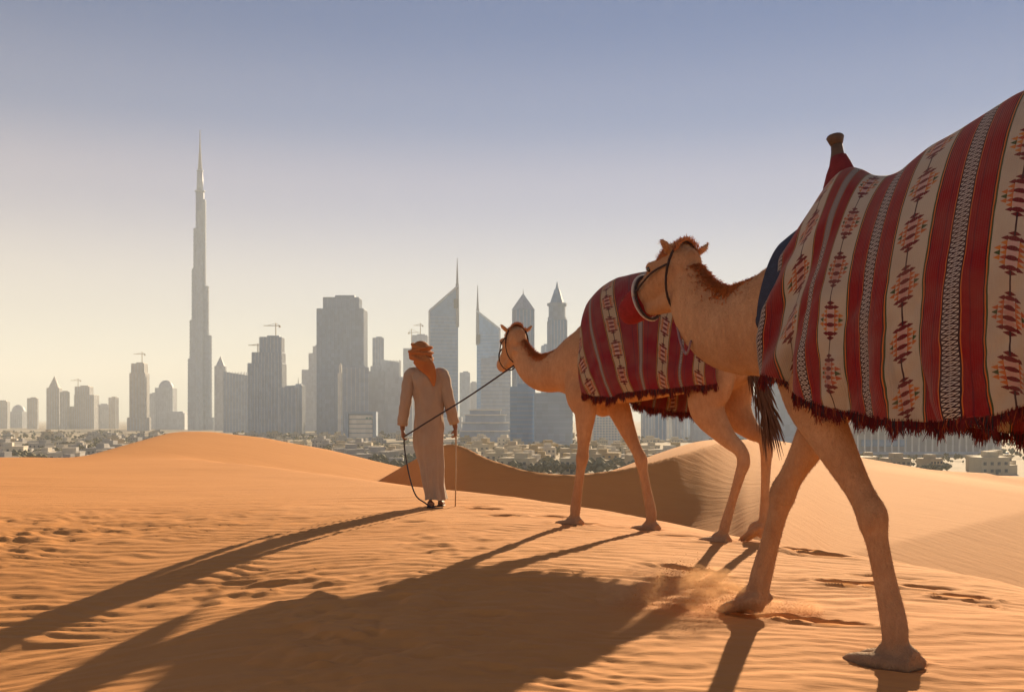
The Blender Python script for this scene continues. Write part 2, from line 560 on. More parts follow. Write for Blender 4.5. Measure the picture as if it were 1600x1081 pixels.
G_TAN = glass('tan_tower_cladding', (0.52, 0.50, 0.48), 0.6)
G_WHITE = glass('white_facade_panel', (0.72, 0.70, 0.66), 0.6)
G_DARK = glass('dark_window_band', (0.10, 0.115, 0.135), 0.2)
G_TEAL = glass('teal_glass_panel', (0.22, 0.34, 0.33), 0.2)
M_STEEL = plain('crane_steel', (0.42, 0.36, 0.28), 0.6, 0.1, 1.0)
M_MAST = plain('mast_steel', (0.26, 0.28, 0.32), 0.9, 0.1, 1.0)

def zrow(y, d): return CAMZ + (HOR - y) / FPX * d

def rect(w, dp, rz=0.0, cx=0.0, cy=0.0):
    c, s = math.cos(rz), math.sin(rz)
    return [(cx + x * c - y * s, cy + x * s + y * c) for x, y in ((-w / 2, -dp / 2), (w / 2, -dp / 2), (w / 2, dp / 2), (-w / 2, dp / 2))]

def skin_lines(root, w, dp, z0, z1, rz, style, mat, cx=0.0, cy=0.0, step=None):
    """thin ribs or floor edges standing proud of a shaft: too fine to pick apart, one part"""
    m = MB()
    c, s = math.cos(rz), math.sin(rz)
    if style == 'bands':
        st = step or 7.6
        k = int((z1 - z0) / st)
        for i in range(1, k):
            m.box((cx, cy, z0 + i * st), (w + .9, dp + .9, 1.5), rz)
        nm = 'floor_edges'
    else:
        st = step or 7.0
        k = max(2, int(round(w / st)))
        for i in range(k + 1):
            x = -w / 2 + w * i / k
            for sgn in (-1, 1):
                y = sgn * dp / 2
                m.box((cx + x * c - y * s, cy + x * s + y * c, (z0 + z1) / 2), (1.5, 1.5, z1 - z0 - .5), rz)
        k = max(2, int(round(dp / st)))
        for i in range(1, k):
            y = -dp / 2 + dp * i / k
            for sgn in (-1, 1):
                x = sgn * w / 2
                m.box((cx + x * c - y * s, cy + x * s + y * c, (z0 + z1) / 2), (1.5, 1.5, z1 - z0 - .5), rz)
        nm = 'facade_ribs'
    o = m.build(nm, mat, root); o['kind'] = 'stuff'
    return o

def fit_w(W, dp_ratio, rz):
    """width of a rotated block whose outline spans W"""
    return W / (abs(math.cos(rz)) + dp_ratio * abs(math.sin(rz)))

TOWERS = []
def tower(label, x0, x1, d, tiers, mat, style='ribs', rz=0.0, ratio=0.8, linemat=None, name='tower', mast=None, top=None, step=None):
    """tiers: list of (x0, x1, ytop) from the ground up, columns and rows of the photograph"""
    xc = (x0 + x1) / 2
    root = empty(name, ((xc - 800) / FPX * d, d, CITY_Z), 0.0, label, 'tower')
    zprev = 0.0
    for i, (a, b, yt) in enumerate(tiers):
        W = (b - a) / FPX * d
        w = fit_w(W, ratio, rz); dp = w * ratio
        cx = ((a + b) / 2 - xc) / FPX * d
        zt = zrow(yt, d) - CITY_Z
        z0 = max(0.0, zprev - 2.0) if i else 0.0
        m = MB()
        if top == 'slant' and i == len(tiers) - 1:
            poly = rect(w, dp, rz, cx)
            lo = zt - 0.16 * W
            m.prism(poly, z0, zt, ztop=[zt, lo, lo, zt])
        else:
            m.prism(rect(w, dp, rz, cx), z0, zt)
        if i == len(tiers) - 1 and top in ('cone', 'dome', 'pyramid'):
            h = W * (.9 if top == 'cone' else .45)
            if top == 'dome':
                mm = MB(); mm.ball((cx, 0, zt), (W * .42, W * .42, h), 16, 8); mm.build('roof_dome', mat, root, True)
            else:
                mm = MB(); mm.cyl((cx, 0, zt - .5), (cx, 0, zt + h), W * .45, W * .02, 4 if top == 'pyramid' else 12); mm.build('roof_cone', mat, root)
        elif top is None and i == len(tiers) - 1:
            mm = MB(); mm.prism(rect(w * .55, dp * .5, rz, cx + w * .08), zt - .5, zt + max(3.0, W * .07)); mm.build('plant_room', mat, root)
        m.build('shaft', mat, root)
        if style:
            skin_lines(root, w, dp, z0 + .5, zt - .8, rz, style if style != 'mixed' else ('bands' if i % 2 else 'ribs'), linemat or G_PALE, cx, 0, step)
        zprev = zt
    if mast:
        mx, my = mast
        cx = (mx - xc) / FPX * d
        mm = MB(); mm.cyl((cx, 0, zprev - 1), (cx, 0, zrow(my, d) - CITY_Z), 1.1, .35, 6); mm.build('mast', M_MAST, root)
    TOWERS.append(root)
    return root

def crane(label, px, ybase, ytop, d, jib, rz):
    r = empty('tower_crane', ((px - 800) / FPX * d, d, zrow(ybase, d)), rz, label, 'crane', 'tower cranes on the skyline')
    h = zrow(ytop, d) - zrow(ybase, d)
    m = MB(); m.box((0, 0, h / 2), (1.6, 1.6, h)); m.build('mast', M_STEEL, r)
    m = MB()
    m.tube([(-jib * .35, 0, h * .82), (jib, 0, h * .84)], [.8, .7], 4)
    m.tube([(0, 0, h), (jib * .7, 0, h * .84)], [.35, .35], 4); m.tube([(0, 0, h), (-jib * .33, 0, h * .83)], [.35, .35], 4)
    m.build('jib', M_STEEL, r)
    m = MB(); m.box((-jib * .32, 0, h * .82 - 2), (4, 2, 3.4)); m.build('counterweight', M_STEEL, r)

# --- the very tall needle tower: three stepped wings round a core
def needle_tower():
    d = 3155.0; cx = 312.5
    px = d / FPX
    r = empty('needle_tower', ((cx - 800) * px, d, CITY_Z), 0.0, 'very tall stepped needle tower, far the highest on the skyline', 'tower')
    Z = lambda y: zrow(y, d) - CITY_Z
    m = MB(); m.cyl((0, 0, 0), (0, 0, Z(300)), 7.2 * px, 6.6 * px, 12)
    m.cyl((0, 0, Z(302)), (0, 0, Z(268)), 5.4 * px, 4.6 * px, 12); m.build('core', G_SILV, r, True)
    wings = [(R(8), [(22, 652), (18.5, 524), (14.0, 447), (9.5, 312)]), (R(170), [(20, 560), (17.0, 500), (13.5, 420), (10.6, 357)]), (R(-80), [(18, 600), (14.5, 480), (11, 390), (7.5, 330)]), (R(95), [(16, 540), (12, 430), (8, 340)])]
    for a, lst in wings:
        m = MB()
        for rad, y in lst:
            rr = 5.2
            dist = (rad - rr) * px
            c, s = math.cos(a), math.sin(a)
            m.cyl((dist * c, dist * s, 0), (dist * c, dist * s, Z(y)), rr * px * 1.05, rr * px * .95, 12)
            m.prism([(dist * c * t + q * s * rr * px * .9, dist * s * t - q * c * rr * px * .9) for t, q in ((0, 1), (1, 1), (1, -1), (0, -1))], 0, Z(y) - 1.0)
        m.build('wing', G_SILV, r)
    m = MB()
    k = 0
    for y in range(300, 668, 6):
        for a, lst in wings:
            out = [q[0] for q in lst if q[1] < y]
            if not out: continue
            rad = max(out); dist = (rad - 5.2) * px
            m.cyl((dist * math.cos(a), dist * math.sin(a), Z(y)), (dist * math.cos(a), dist * math.sin(a), Z(y) + 3.2), 5.2 * px * 1.09, None, 12)
    o = m.build('floor_edges', G_SILV, r); o['kind'] = 'stuff'
    m = MB()
    for (y0, y1, r0, r1) in ((270, 256, 3.6, 2.8), (257, 240, 2.5, 2.1), (241, 226, 1.5, 1.2), (227, 203, 1.0, .5)):
        m.cyl((0, 0, Z(y0)), (0, 0, Z(y1)), r0 * px, r1 * px, 10)
    m.build('spire', M_MAST, r)
    for y, rr in ((300, 8.4), (268, 5.6)):
        m = MB(); m.cyl((0, 0, Z(y)), (0, 0, Z(y) + 3), rr * px, None, 12); m.build('collar', G_SILV, r)
needle_tower()

# --- two towers with slanted roofs and spires
def blade_tower(label, x0, x1, ylow, yhigh, yspire, d, flip, ylower):
    px = d / FPX; xc = (x0 + x1) / 2
    r = empty('slanted_roof_tower', ((xc - 800) * px, d, CITY_Z), 0.0, label, 'tower')
    W = (x1 - x0) * px
    Z = lambda y: zrow(y, d) - CITY_Z
    hi = Z(yhigh); lo = Z(ylow)
    sx = -1 if flip else 1
    # triangular plan, the sharp edge carries the spire
    A = (sx * W * .5, -W * .10); B = (-sx * W * .5, -W * .34); Cc = (-sx * W * .28, W * .55)
    poly = [A, B, Cc] if sx < 0 else [B, A, Cc]
    zt = [hi, lo, lo + (hi - lo) * .2] if sx < 0 else [lo, hi, lo + (hi - lo) * .2]
    m = MB(); m.prism(poly, 0, hi, ztop=zt); m.build('shaft', G_BLUE, r)
    # floor edges under the slope, on the front face
    m = MB()
    n = int(lo / 8)
    for i in range(1, n):
        z = i * 8.0
        ax, ay = B; bx, by = A
        L = math.hypot(bx - ax, by - ay); an = math.atan2(by - ay, bx - ax)
        m.box(((ax + bx) / 2, (ay + by) / 2 - .5, z), (L * .94, 1.4, 1.5), an)
    o = m.build('floor_edges', G_SILV, r); o['kind'] = 'stuff'
    # pale bright frame lines along the slope and the two edges
    m = MB(); m.tube([(B[0], B[1] - 1, lo), (A[0], A[1] - 1, hi)], [2.2, 2.2], 6); m.tube([(B[0], B[1], 0), (B[0], B[1], lo)], [2.2, 2.2], 6); m.build('edge_frame', G_PALE, r)
    m = MB(); m.cyl((A[0] - sx * 2, A[1] + 1, hi * .72), (A[0] - sx * 2, A[1] + 1, hi + 4), 4.2, 3.6, 8)
    m.cyl((A[0] - sx * 2, A[1] + 1, hi + 3), (A[0] - sx * 2, A[1] + 1, Z(yspire)), 2.8, .5, 8); m.build('spire', M_MAST, r)
    m = MB(); m.box((A[0] - sx * W * .06, A[1] - 2.0, Z(ylower)), (W * .16, 7, 20)); m.build('sky_opening', G_DARK, r)
    # podium
    m = MB(); m.box((0, 0, 18), (W * 1.25, W, 36)); m.build('podium', G_PALE, r)
blade_tower('taller slanted roof tower with a spire at its right edge, behind the man', 672, 716, 487, 447, 404, 2435, False, 475)
blade_tower('shorter slanted roof tower with its spire at the left edge', 745, 781, 515, 486, 446, 2520, True, 530)

# --- two towers with pointed crowns right of the walking man
def pointed(label, x0, x1, ysh, yap, d, collar):
    px = d / FPX; xc = (x0 + x1) / 2
    r = empty('pointed_tower', ((xc - 800) * px, d, CITY_Z), 0.0, label, 'tower')
    W = (x1 - x0) * px; Z = lambda y: zrow(y, d) - CITY_Z
    m = MB(); m.prism(rect(W * .86, W * .8, R(12)), 0, Z(ysh)); m.build('shaft', G_BLUE, r)
    skin_lines(r, W * .86, W * .8, 1, Z(ysh) - 1, R(12), 'ribs', G_SILV, step=W / 6)
    if collar:
        m = MB()
        for y0, y1, k in ((500, 496, 1.02), (498, 476, .92), (478, 474, 1.08)):
            m.cyl((0, 0, Z(y0)), (0, 0, Z(y1)), W * .5 * k, None, 12)
        m.build('crown_drum', G_GREY, r)
        m = MB(); m.cyl((0, 0, Z(475)), (0, 0, Z(452)), W * .40, W * .14, 8); m.cyl((0, 0, Z(453)), (0, 0, Z(yap)), W * .11, W * .01, 8); m.build('crown_spire', G_BLUE, r)
    else:
        m = MB(); m.cyl((0, 0, Z(ysh) - .5), (0, 0, Z(yap)), W * .56, W * .02, 4)
        m.build('crown_pyramid', G_SILV, r)
        m = MB(); m.cyl((0, 0, Z(yap) - 1), (0, 0, Z(yap - 8)), .8, .2, 6); m.build('mast', M_MAST, r)
pointed('tower with a plain pyramid roof, left of the two pointed crowns', 801, 834, 484, 459, 1900, False)
pointed('tower with a ringed crown and slender cone spire beside the camel', 856, 885, 500, 440, 1900, True)

tower('lowest blunt tower at the far left edge of the skyline', -8, 14, 3700, [(-8, 14, 627)], G_TAN, rz=.2)
tower('low rounded pale block between two small towers at the far left', 17, 41, 3900, [(17, 41, 643)], G_PALE, rz=-.1, top='dome')
tower('slim tan tower second from the left edge', 43, 60, 3600, [(43, 60, 622)], G_TAN, rz=.25)
tower('tan tower with a small peaked roof left of the crane pair', 75, 95, 3500, [(75, 95, 606)], G_TAN, rz=.1, top='cone')
tower('lower partner standing against the peaked tan tower', 95, 107, 3450, [(95, 107, 612)], G_TAN, rz=-.15)
tower('broad stepped tan tower with a crane on its roof', 114, 152, 3500, [(114, 152, 635), (120, 151, 617), (120, 143, 604)], G_TAN, rz=.05)
tower('low wide tan block between two towers on the left', 152, 172, 3700, [(152, 172, 632)], G_PALE, rz=.1)
tower('short slim tower right of the stepped tan tower', 171, 184, 3600, [(171, 184, 621)], G_TAN, rz=-.2)
tower('tall slender tower with striped sides left of the needle tower', 206, 230, 3000, [(203, 232, 652), (206, 230, 583), (208, 228, 568)], G_TAN, rz=.0, mast=(222, 552), step=9)
tower('pale low tower left of the domed tower', 233, 248, 3500, [(233, 248, 615)], G_PALE, rz=.1)
tower('wide tower with a domed roof next to the needle tower', 246, 273, 3400, [(246, 273, 606)], G_PALE, rz=0, top='dome')
tower('low pale block at the left foot of the needle tower', 262, 292, 3300, [(262, 292, 645)], G_PALE, rz=0, style=None)
tower('pale peaked tower just right of the needle tower', 336, 353, 3000, [(336, 353, 572)], G_PALE, rz=.1, top='cone')
tower('grey slab with a sloping roof right of the needle tower', 353, 391, 2600, [(353, 391, 581)], G_SILV, rz=.0, top='slant')
tower('dark stepped tower with cranes left of the big flat topped tower', 391, 444, 2250, [(391, 444, 568), (397, 443, 551), (408, 442, 527)], G_GREY, rz=.0, ratio=.6)
tower('dark low block leaning on the stepped crane tower', 438, 464, 2150, [(438, 464, 605)], G_GREY, rz=.1)
tower('narrow grey tower with antenna beside the big flat topped tower', 457, 475, 2300, [(457, 475, 602)], G_SILV, rz=-.1, mast=(466, 590))
tower('pale stepped tower half hidden behind the big flat topped tower', 474, 502, 2900, [(474, 502, 578), (484, 502, 552), (490, 500, 541)], G_PALE, rz=0)
tower('big flat topped grey tower, widest on the skyline', 499, 571, 2300, [(499, 571, 484), (508, 563, 466)], G_GREY, linemat=G_SILV, rz=0, ratio=.6, step=9)
tower('plain grey tower standing before the big flat topped tower', 534, 577, 1950, [(534, 577, 574)], G_SILV, rz=.15, ratio=.6)
tower('slim white strip tower before the big flat topped tower', 528, 534, 1900, [(528, 534, 583), (530, 534, 570)], G_WHITE, rz=0, style=None)
tower('slim dark topped tower between the big tower and the man', 582, 600, 2800, [(582, 600, 528)], G_SILV, rz=.1)
tower('pale tower with a stepped top right of the big flat topped tower', 575, 600, 2350, [(575, 600, 580), (580, 594, 572)], G_PALE, rz=0)
tower('pale sloping roof tower left of the man\'s shoulder', 597, 625, 2400, [(597, 625, 562)], G_PALE, rz=0, top='slant')
tower('low pale slab behind the man\'s arm', 603, 645, 2000, [(603, 645, 592)], G_PALE, rz=.05)
tower('pale tower under construction behind the man\'s head', 632, 672, 2900, [(632, 672, 545), (645, 668, 524)], G_PALE, rz=0)
tower('narrow pale tower between the two slanted roof towers', 719, 734, 2700, [(719, 734, 582)], G_PALE, rz=0)
tower('thin pale tower seen through the lead rope', 733, 746, 2900, [(733, 746, 598)], G_PALE, rz=0, style=None)
tower('pale block at the foot of the shorter slanted roof tower', 752, 798, 2200, [(752, 798, 560)], G_SILV, rz=.0, style='bands')
tower('small grey tower between the two pointed crowns', 846, 858, 2000, [(846, 858, 540)], G_SILV, rz=.0)
tower('blue grey block with a white stripe under the two pointed crowns', 797, 836, 1220, [(797, 836, 604)], G_BLUE, rz=0, ratio=.5, style='bands', linemat=G_GREY, step=5)
tower('wide blue grey block with a banded middle under the camel\'s neck', 835, 894, 1200, [(835, 894, 614)], G_GREY, rz=0, ratio=.5, style='bands', linemat=G_SILV, step=7)
for lab, a, b, y, dd, mt in [('pale striped tower beneath the front camel\'s belly, leftmost', 1003, 1022, 628, 1700, G_SILV), ('blue striped tower beneath the front camel\'s belly', 1022, 1040, 640, 1650, G_BLUE), ('white striped tower beneath the front camel\'s belly', 1040, 1052, 620, 1750, G_WHITE),
                             ('broad grey tower beneath the front camel\'s belly', 1052, 1082, 634, 1650, G_SILV), ('pale striped tower beneath the front camel\'s belly, rightmost', 1082, 1122, 642, 1600, G_PALE)]:
    tower(lab, a, b, dd, [(a, b, y)], mt, rz=0, step=5)
tower('plain pale grey building between the two camels\' legs', 1198, 1262, 1500, [(1198, 1262, 592)], G_SILV, rz=0, ratio=.5, style='bands', linemat=G_SILV)
tower('pale low slab beyond the front camel\'s tail', 1140, 1200, 1700, [(1140, 1200, 622)], G_PALE, rz=0, ratio=.5)
for px_, yb, yt, dd, jb, rz_, lb in [(222, 568, 550, 3000, 26, 2.9, 'crane on the slender striped tower left of the needle tower'), (122, 605, 592, 3500, 30, 2.8, 'crane on the broad stepped tan tower'), (431, 527, 505, 2250, 26, 3.0, 'larger crane on the dark stepped tower'),
                                     (403, 551, 537, 2250, 20, 3.1, 'smaller crane on the left step of the dark tower'), (643, 546, 514, 2900, 24, .3, 'left crane of the tower behind the man\'s head'), (657, 524, 505, 2900, 20, 2.8, 'right crane of the tower behind the man\'s head')]:
    crane(lb, px_, yb, yt, dd, jb, rz_)

# white stripe of the blue block
def stripe(px0, px1, y0, y1, d, parent, mat, name, off=1.2):
    a = P(px0, y1, d); b = P(px1, y0, d)
    m = MB(); m.box(((a.x + b.x) / 2 - parent.location.x, -off, (a.z + b.z) / 2 - CITY_Z), (b.x - a.x, 2.4, b.z - a.z))
    return m.build(name, mat, parent)

# --- office block with a white ribbed front in a dark frame
def framed_office():
    d = 1500.0; px = d / FPX
    r = empty('framed_office', ((564 - 800) * px, d, CITY_Z), 0.0, 'office block with a white banded front in a grey frame', 'building')
    W = 48 * px; Z = lambda y: zrow(y, d) - CITY_Z
    H = Z(643)
    m = MB(); m.box((0, 12, H / 2), (W - 1, 20, H - .6)); m.build('core', G_GREY, r)
    for sx in (-1, 1):
        m = MB(); m.box((sx * (W / 2 - 2.2), 0, H / 2), (4.4, 6, H)); m.build('side_frame', G_GREY, r)
    m = MB(); m.box((0, 0, H - 1.6), (W - 9, 5.6, 3.2)); m.build('top_frame', G_GREY, r)
    n = 5
    z0, z1 = 6.0, H - 4.2
    for i in range(n):
        h = (z1 - z0) / n
        m = MB(); m.box((0, .8, z0 + h * (i + .5)), (W - 10, 2.5, h - 1.1)); m.build('panel', G_WHITE, r)
    m = MB(); m.box((W * .2, -.8, z1 - 5), (3.4, 1, 3.2)); m.box((W * .2 + 4.4, -.8, z1 - 5), (3.4, 1, 3.2)); m.build('sign', G_TEAL, r)
    m = MB(); m.box((-W * .62, 3, H * .44), (3.0, 3.0, H * .88)); m.build('side_pillar', G_PALE, r)
framed_office()

# --- block with a fine window grid between the front camel's legs
def grid_block():
    d = 1350.0; px = d / FPX
    r = empty('grid_block', ((948 - 800) * px, d, CITY_Z), 0.0, 'cream apartment block with a fine window grid between the front camel\'s forelegs', 'building')
    W = 42 * px; H = zrow(626, d) - CITY_Z
    m = MB(); m.box((0, 8, H / 2), (W, 16, H)); m.build('wall', G_WHITE, r)
    m = MB()
    for i in range(9):
        for k in range(14):
            m.box((-W / 2 + W * (i + .5) / 9, -.15, 5 + (H - 9) * (k + .5) / 14), (W / 9 * .62, .9, (H - 9) / 14 * .55))
    o = m.build('windows', G_GREY, r); o['kind'] = 'stuff'
    m = MB(); m.box((0, 8, H + .4), (W + 1.2, 17, .9)); m.build('parapet', G_PALE, r)
    m = MB(); m.box((W * .72, 9, H * .3), (W * .42, 16, H * .6)); m.build('annexe', G_TAN, r)
grid_block()

# --- banded low hall at the feet of the slanted towers
def banded_hall():
    d = 1500.0; px = d / FPX
    r = empty('banded_hall', ((758 - 800) * px, d, CITY_Z), 0.0, 'long low hall with stacked pale decks behind the man\'s stick hand', 'building')
    W = 78 * px; H = zrow(640, d) - CITY_Z
    for i, (w, h) in enumerate(((1.0, .34), (.92, .60), (.80, .84), (.62, 1.0))):
        m = MB(); m.box((0, 10 + i * 3, H * h / 2), (W * w, 24, H * h - .3)); m.build('wall', G_SILV, r)
        m = MB(); m.box((0, 9 + i * 3, H * h), (W * w + 3, 26, 1.8)); m.build('deck', G_WHITE, r)
banded_hall()

# --- long building with white columns beneath the near blanket
def colonnade():
    d = 980.0; px = d / FPX
    r = empty('column_fronted_hall', ((1450 - 800) * px, d, CITY_Z), 0.0, 'long pale hall fronted by many white columns beneath the near blanket', 'building')
    W = 232 * px; H = zrow(660, d) - CITY_Z
    m = MB(); m.box((0, 8, H / 2), (W, 14, H - .5)); m.build('wall', G_TAN, r)
    m = MB(); m.box((0, 3.5, H), (W + 3, 26, 1.6)); m.build('roof', G_PALE, r)
    n = 22
    cm = MB(); cm.cyl((0, 0, 0), (0, 0, H - .8), .85, .75, 8); me = cm.mesh('column')
    for i in range(n):
        x = -W / 2 + W * (i + .5) / n
        if i == 0: o = link('column', me, G_WHITE, r)
        else: o = bpy.data.objects.new('column', me); COL.objects.link(o); o.parent = r
        o.location = (x, -2.5, 0)
    m = MB(); m.box((0, -2, 1.0), (W + 6, 9, 2.0)); m.build('plinth', G_PALE, r)
    m = MB(); m.box((-W * .30, 4, H * .35), (W * .3, 13, 6)); m.build('glazing', G_GREY, r)
colonnade()

# --- low houses on the plain
H_COL = [plain('sand_render', (0.42, 0.345, 0.245), .85, .12, .3), plain('cream_render', (0.50, 0.44, 0.33), .85, .1, .3), plain('white_render', (0.56, 0.51, 0.43), .85, .15, .3), plain('grey_render', (0.36, 0.35, 0.34), .85, .12, .3), plain('ochre_render', (0.42, 0.32, 0.18), .85, .12, .3)]
def house_mesh(k):
    rnd = random.Random(100 + k)
    m = MB()
    w, dp, h = rnd.uniform(11, 17), rnd.uniform(10, 14), rnd.choice((4.2, 7.4, 7.6, 10.8))
    m.box((0, 0, h / 2), (w, dp, h))
    m.box((0, 0, h + .35), (w + .4, dp + .4, .7))
    w2 = w * rnd.uniform(.3, .5)
    m.box((rnd.uniform(-.2, .2) * w, 1, h + 2.0), (w2, dp * .5, 2.6))
    if k % 2:
        m.box((w * .65, 0, h * .3), (w * .35, dp * .8, h * .6))
    fl = int(h // 3.4)
    for f in range(max(1, fl)):
        n = 4
        for i in range(n):
            m.box((-w / 2 + w * (i + .5) / n, -dp / 2 - .02, 1.9 + f * 3.4), (1.5, .3, 1.5), 0, 1)
    m.box((w * .05, -dp / 2 - .05, 1.2), (1.4, .36, 2.4), 0, 1)
    return m.mesh('low_house')
random.seed(5)
BASE_H = [house_mesh(k) for k in range(6)]
HOUSES = {}
cnt = 0
spots = []
for i in range(4000):
    if cnt >= 250: break
    d = random.uniform(640, 2000) if random.random() < .45 else random.uniform(620, 1050)
    px_ = random.choice([random.uniform(-40, 260), random.uniform(380, 640), random.uniform(720, 1130), random.uniform(720, 1000), random.uniform(1330, 1640), random.uniform(1330, 1640)])
    x = (px_ - 800) / FPX * d
    if any(abs(x - a) < 24 and abs(d - b) < 22 for a, b in spots): continue
    if d > 700 and px_ > 1325 : continue
    if 1180 < d < 1240 and 790 < px_ < 900: continue
    if 1330 < d < 1380 and 920 < px_ < 985: continue
    if 1480 < d < 1560 and (530 < px_ < 600 or 710 < px_ < 800 or px_ > 1190): continue
    if d > 1580 and (px_ > 990): continue
    spots.append((x, d))
    k = random.randrange(6)
    if px_ < 300: ci = random.choice((2, 3, 3, 0)); reg = 'among trees left of the peaked dune'
    elif px_ < 700: ci = random.choice((1, 2, 0, 3)); reg = 'below the towers left of the man'
    elif px_ < 1200: ci = random.choice((1, 1, 4, 0, 2)); reg = 'on the plain above the shaded dune face'
    else: ci = random.choice((0, 1, 4, 0)); reg = 'beneath the near camel\'s blanket'
    lab = '%s %s house %s, %s' % (('sandy', 'cream', 'pale', 'grey', 'ochre')[ci], 'nearby' if d < 760 else ('mid distance' if d < 1050 else 'distant'), ('with roof room' if k % 2 == 0 else 'with side wing'), reg)
    gr = 'each ' + lab.replace(',', '')
    key = (k, ci)
    if key not in HOUSES:
        me = BASE_H[k].copy(); me.materials.append(H_COL[ci]); me.materials.append(G_DARK); HOUSES[key] = me
    o = bpy.data.objects.new('low_house', HOUSES[key]); COL.objects.link(o)
    o.location = (x, d, CITY_Z); o.rotation_euler = (0, 0, random.uniform(-.5, .5))
    s = random.uniform(.8, 1.25); o.scale = (s, s, s)
    tag(o, lab, 'house', gr)
    cnt += 1

# --- the mass of trees and bushes between the houses
def tree_mass():
    rnd = random.Random(77)
    m = MB()
    for i in range(3600):
        d = 610 + 1900 * rnd.random() ** 2.2
        px_ = rnd.uniform(-60, 1680)
        x = (px_ - 800) / FPX * d
        if fbm(np.array([x * .006]), np.array([d * .006]), 2, 91)[0] < (.46 if px_ < 700 else .53): continue
        h = rnd.uniform(3, 8) * (1.0 if px_ < 1300 else .7)
        n = 3
        for k in range(n):
            r = h * rnd.uniform(.25, .42)
            c = (x + rnd.uniform(-.5, .5) * h, d + rnd.uniform(-.5, .5) * h, CITY_Z + h * rnd.uniform(.45, .85))
            V = []; 
            base = [(1, 0, 0), (-1, 0, 0), (0, 1, 0), (0, -1, 0), (0, 0, 1), (0, 0, -1), (.6, .6, .5), (-.6, .6, .5), (-.6, -.6, .5), (.6, -.6, .5)]
            V = [(c[0] + b[0] * r * rnd.uniform(.7, 1.2), c[1] + b[1] * r * rnd.uniform(.7, 1.2), c[2] + b[2] * r * rnd.uniform(.7, 1.1)) for b in base]
            F = [(4, 6, 7), (4, 7, 8), (4, 8, 9), (4, 9, 6), (6, 2, 7), (7, 1, 8), (8, 3, 9), (9, 0, 6), (6, 0, 2), (7, 2, 1), (8, 1, 3), (9, 3, 0), (5, 2, 0), (5, 1, 2), (5, 3, 1), (5, 0, 3)]
            m.add(V, F)
    t = NT('haze_paled_foliage')
    n = t.noise(t.scaled(t.pos(), (.05, .05, .2)), 1.0, 3)
    t.col(t.mix(n, (0.12, 0.125, 0.085), (0.21, 0.20, 0.135))).rough(.9).spec(.1)  # olive lightened and muted, putting some distance haze into the foliage colour
    o = m.build('tree_mass', t.mat)
    tag(o, 'haze-paled green trees and bushes massed between the low houses', 'trees', kind='stuff')
tree_mass()
# ------------------------------------------------------------------ camels
def fur_material(name, a, b, dark):
    t = NT(name)
    p = t.coord('Object')
    n1 = t.ramp(t.noise(p, 3.4, 5, .6), [(.3, (0, 0, 0)), (.7, (1, 1, 1))]); n2 = t.noise(t.scaled(p, (34, 34, 14)), 1.0, 5, .75); n3 = t.noise(t.scaled(p, (260, 260, 70)), 1.0, 2)
    c = t.mix(n1, a, b)
    c = t.mix(t.m('MULTIPLY', t.ramp(n2, [(.35, (0, 0, 0)), (.75, (1, 1, 1))]), .42), c, dark)
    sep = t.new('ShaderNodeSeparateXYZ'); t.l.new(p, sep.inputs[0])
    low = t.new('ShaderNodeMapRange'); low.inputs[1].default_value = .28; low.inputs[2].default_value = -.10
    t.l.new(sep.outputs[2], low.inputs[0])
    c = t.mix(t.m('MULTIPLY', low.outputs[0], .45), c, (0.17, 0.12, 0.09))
    t.col(c).rough(.85).spec(.15)
    t.b.inputs['Sheen Weight'].default_value = .35
    t.b.inputs['Sheen Roughness'].default_value = .4
    t.b.inputs['Sheen Tint'].default_value = (1.0, .72, .45, 1)
    b1 = t.bump(n2, .6, .02)
    t.normal(t.bump(n3, .5, .006, b1))
    return t.mat
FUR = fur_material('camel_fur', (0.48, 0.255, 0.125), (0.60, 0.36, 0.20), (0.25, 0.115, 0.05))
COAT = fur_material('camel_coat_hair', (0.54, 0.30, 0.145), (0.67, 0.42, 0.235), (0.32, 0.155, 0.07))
FUR_DARK = plain('dark_camel_hair', (0.12, 0.06, 0.035), .8, .3, 30)
MANE = plain('ginger_mane_hair', (0.48, 0.19, 0.07), .7, .25, 30)
EYE = plain('dark_eye', (0.02, 0.012, 0.01), .15, .1, 30, spec=.6)
SOLE = plain('dark_foot_sole', (0.09, 0.065, 0.05), .8, .2, 30)

def leg_shape(m, pts, lat=(0, 1, 0)):
    """pts: (x, y, z, lateral radius, other radius)"""
    A = catmull(pts, 5)
    m.tube([tuple(q[:3]) for q in A], [(max(q[3], .01), max(q[4], .01)) for q in A], 14, lat=lat)

def foot(m, x, y, z, yaw, s=1.0, tilt=0.0):
    """broad two-toed pad; z is the ground"""
    c, si = math.cos(yaw), math.sin(yaw)
    def T(fx, fy, fz):
        ct, st = math.cos(tilt), math.sin(tilt)
        gx = .06 + (fx - .06) * ct + fz * st; gz = -(fx - .16) * st * 1.0 + fz * ct if tilt else fz
        return (x + gx * c * s - fy * si * s, y + gx * si * s + fy * c * s, z + gz * s)
    for t in (-1, 1):
        pts = [(-.115, t * .032, .034, .045, .034), (-.04, t * .048, .034, .064, .036), (.06, t * .062, .033, .058, .035), (.135, t * .068, .028, .046, .030), (.178, t * .066, .022, .026, .020)]
        A = catmull(pts, 3)
        m.tube([T(q[0], q[1], q[2]) for q in A], [(q[3] * s, q[4] * s) for q in A], 12, lat=(-si, c, 0))
    A = catmull([(-.11, 0, .045, .05, .045), (-.03, 0, .075, .056, .055), (.05, 0, .06, .046, .036)], 3)
    m.tube([T(q[0], q[1], q[2]) for q in A], [(q[3] * s, q[4] * s) for q in A], 12, lat=(-si, c, 0))

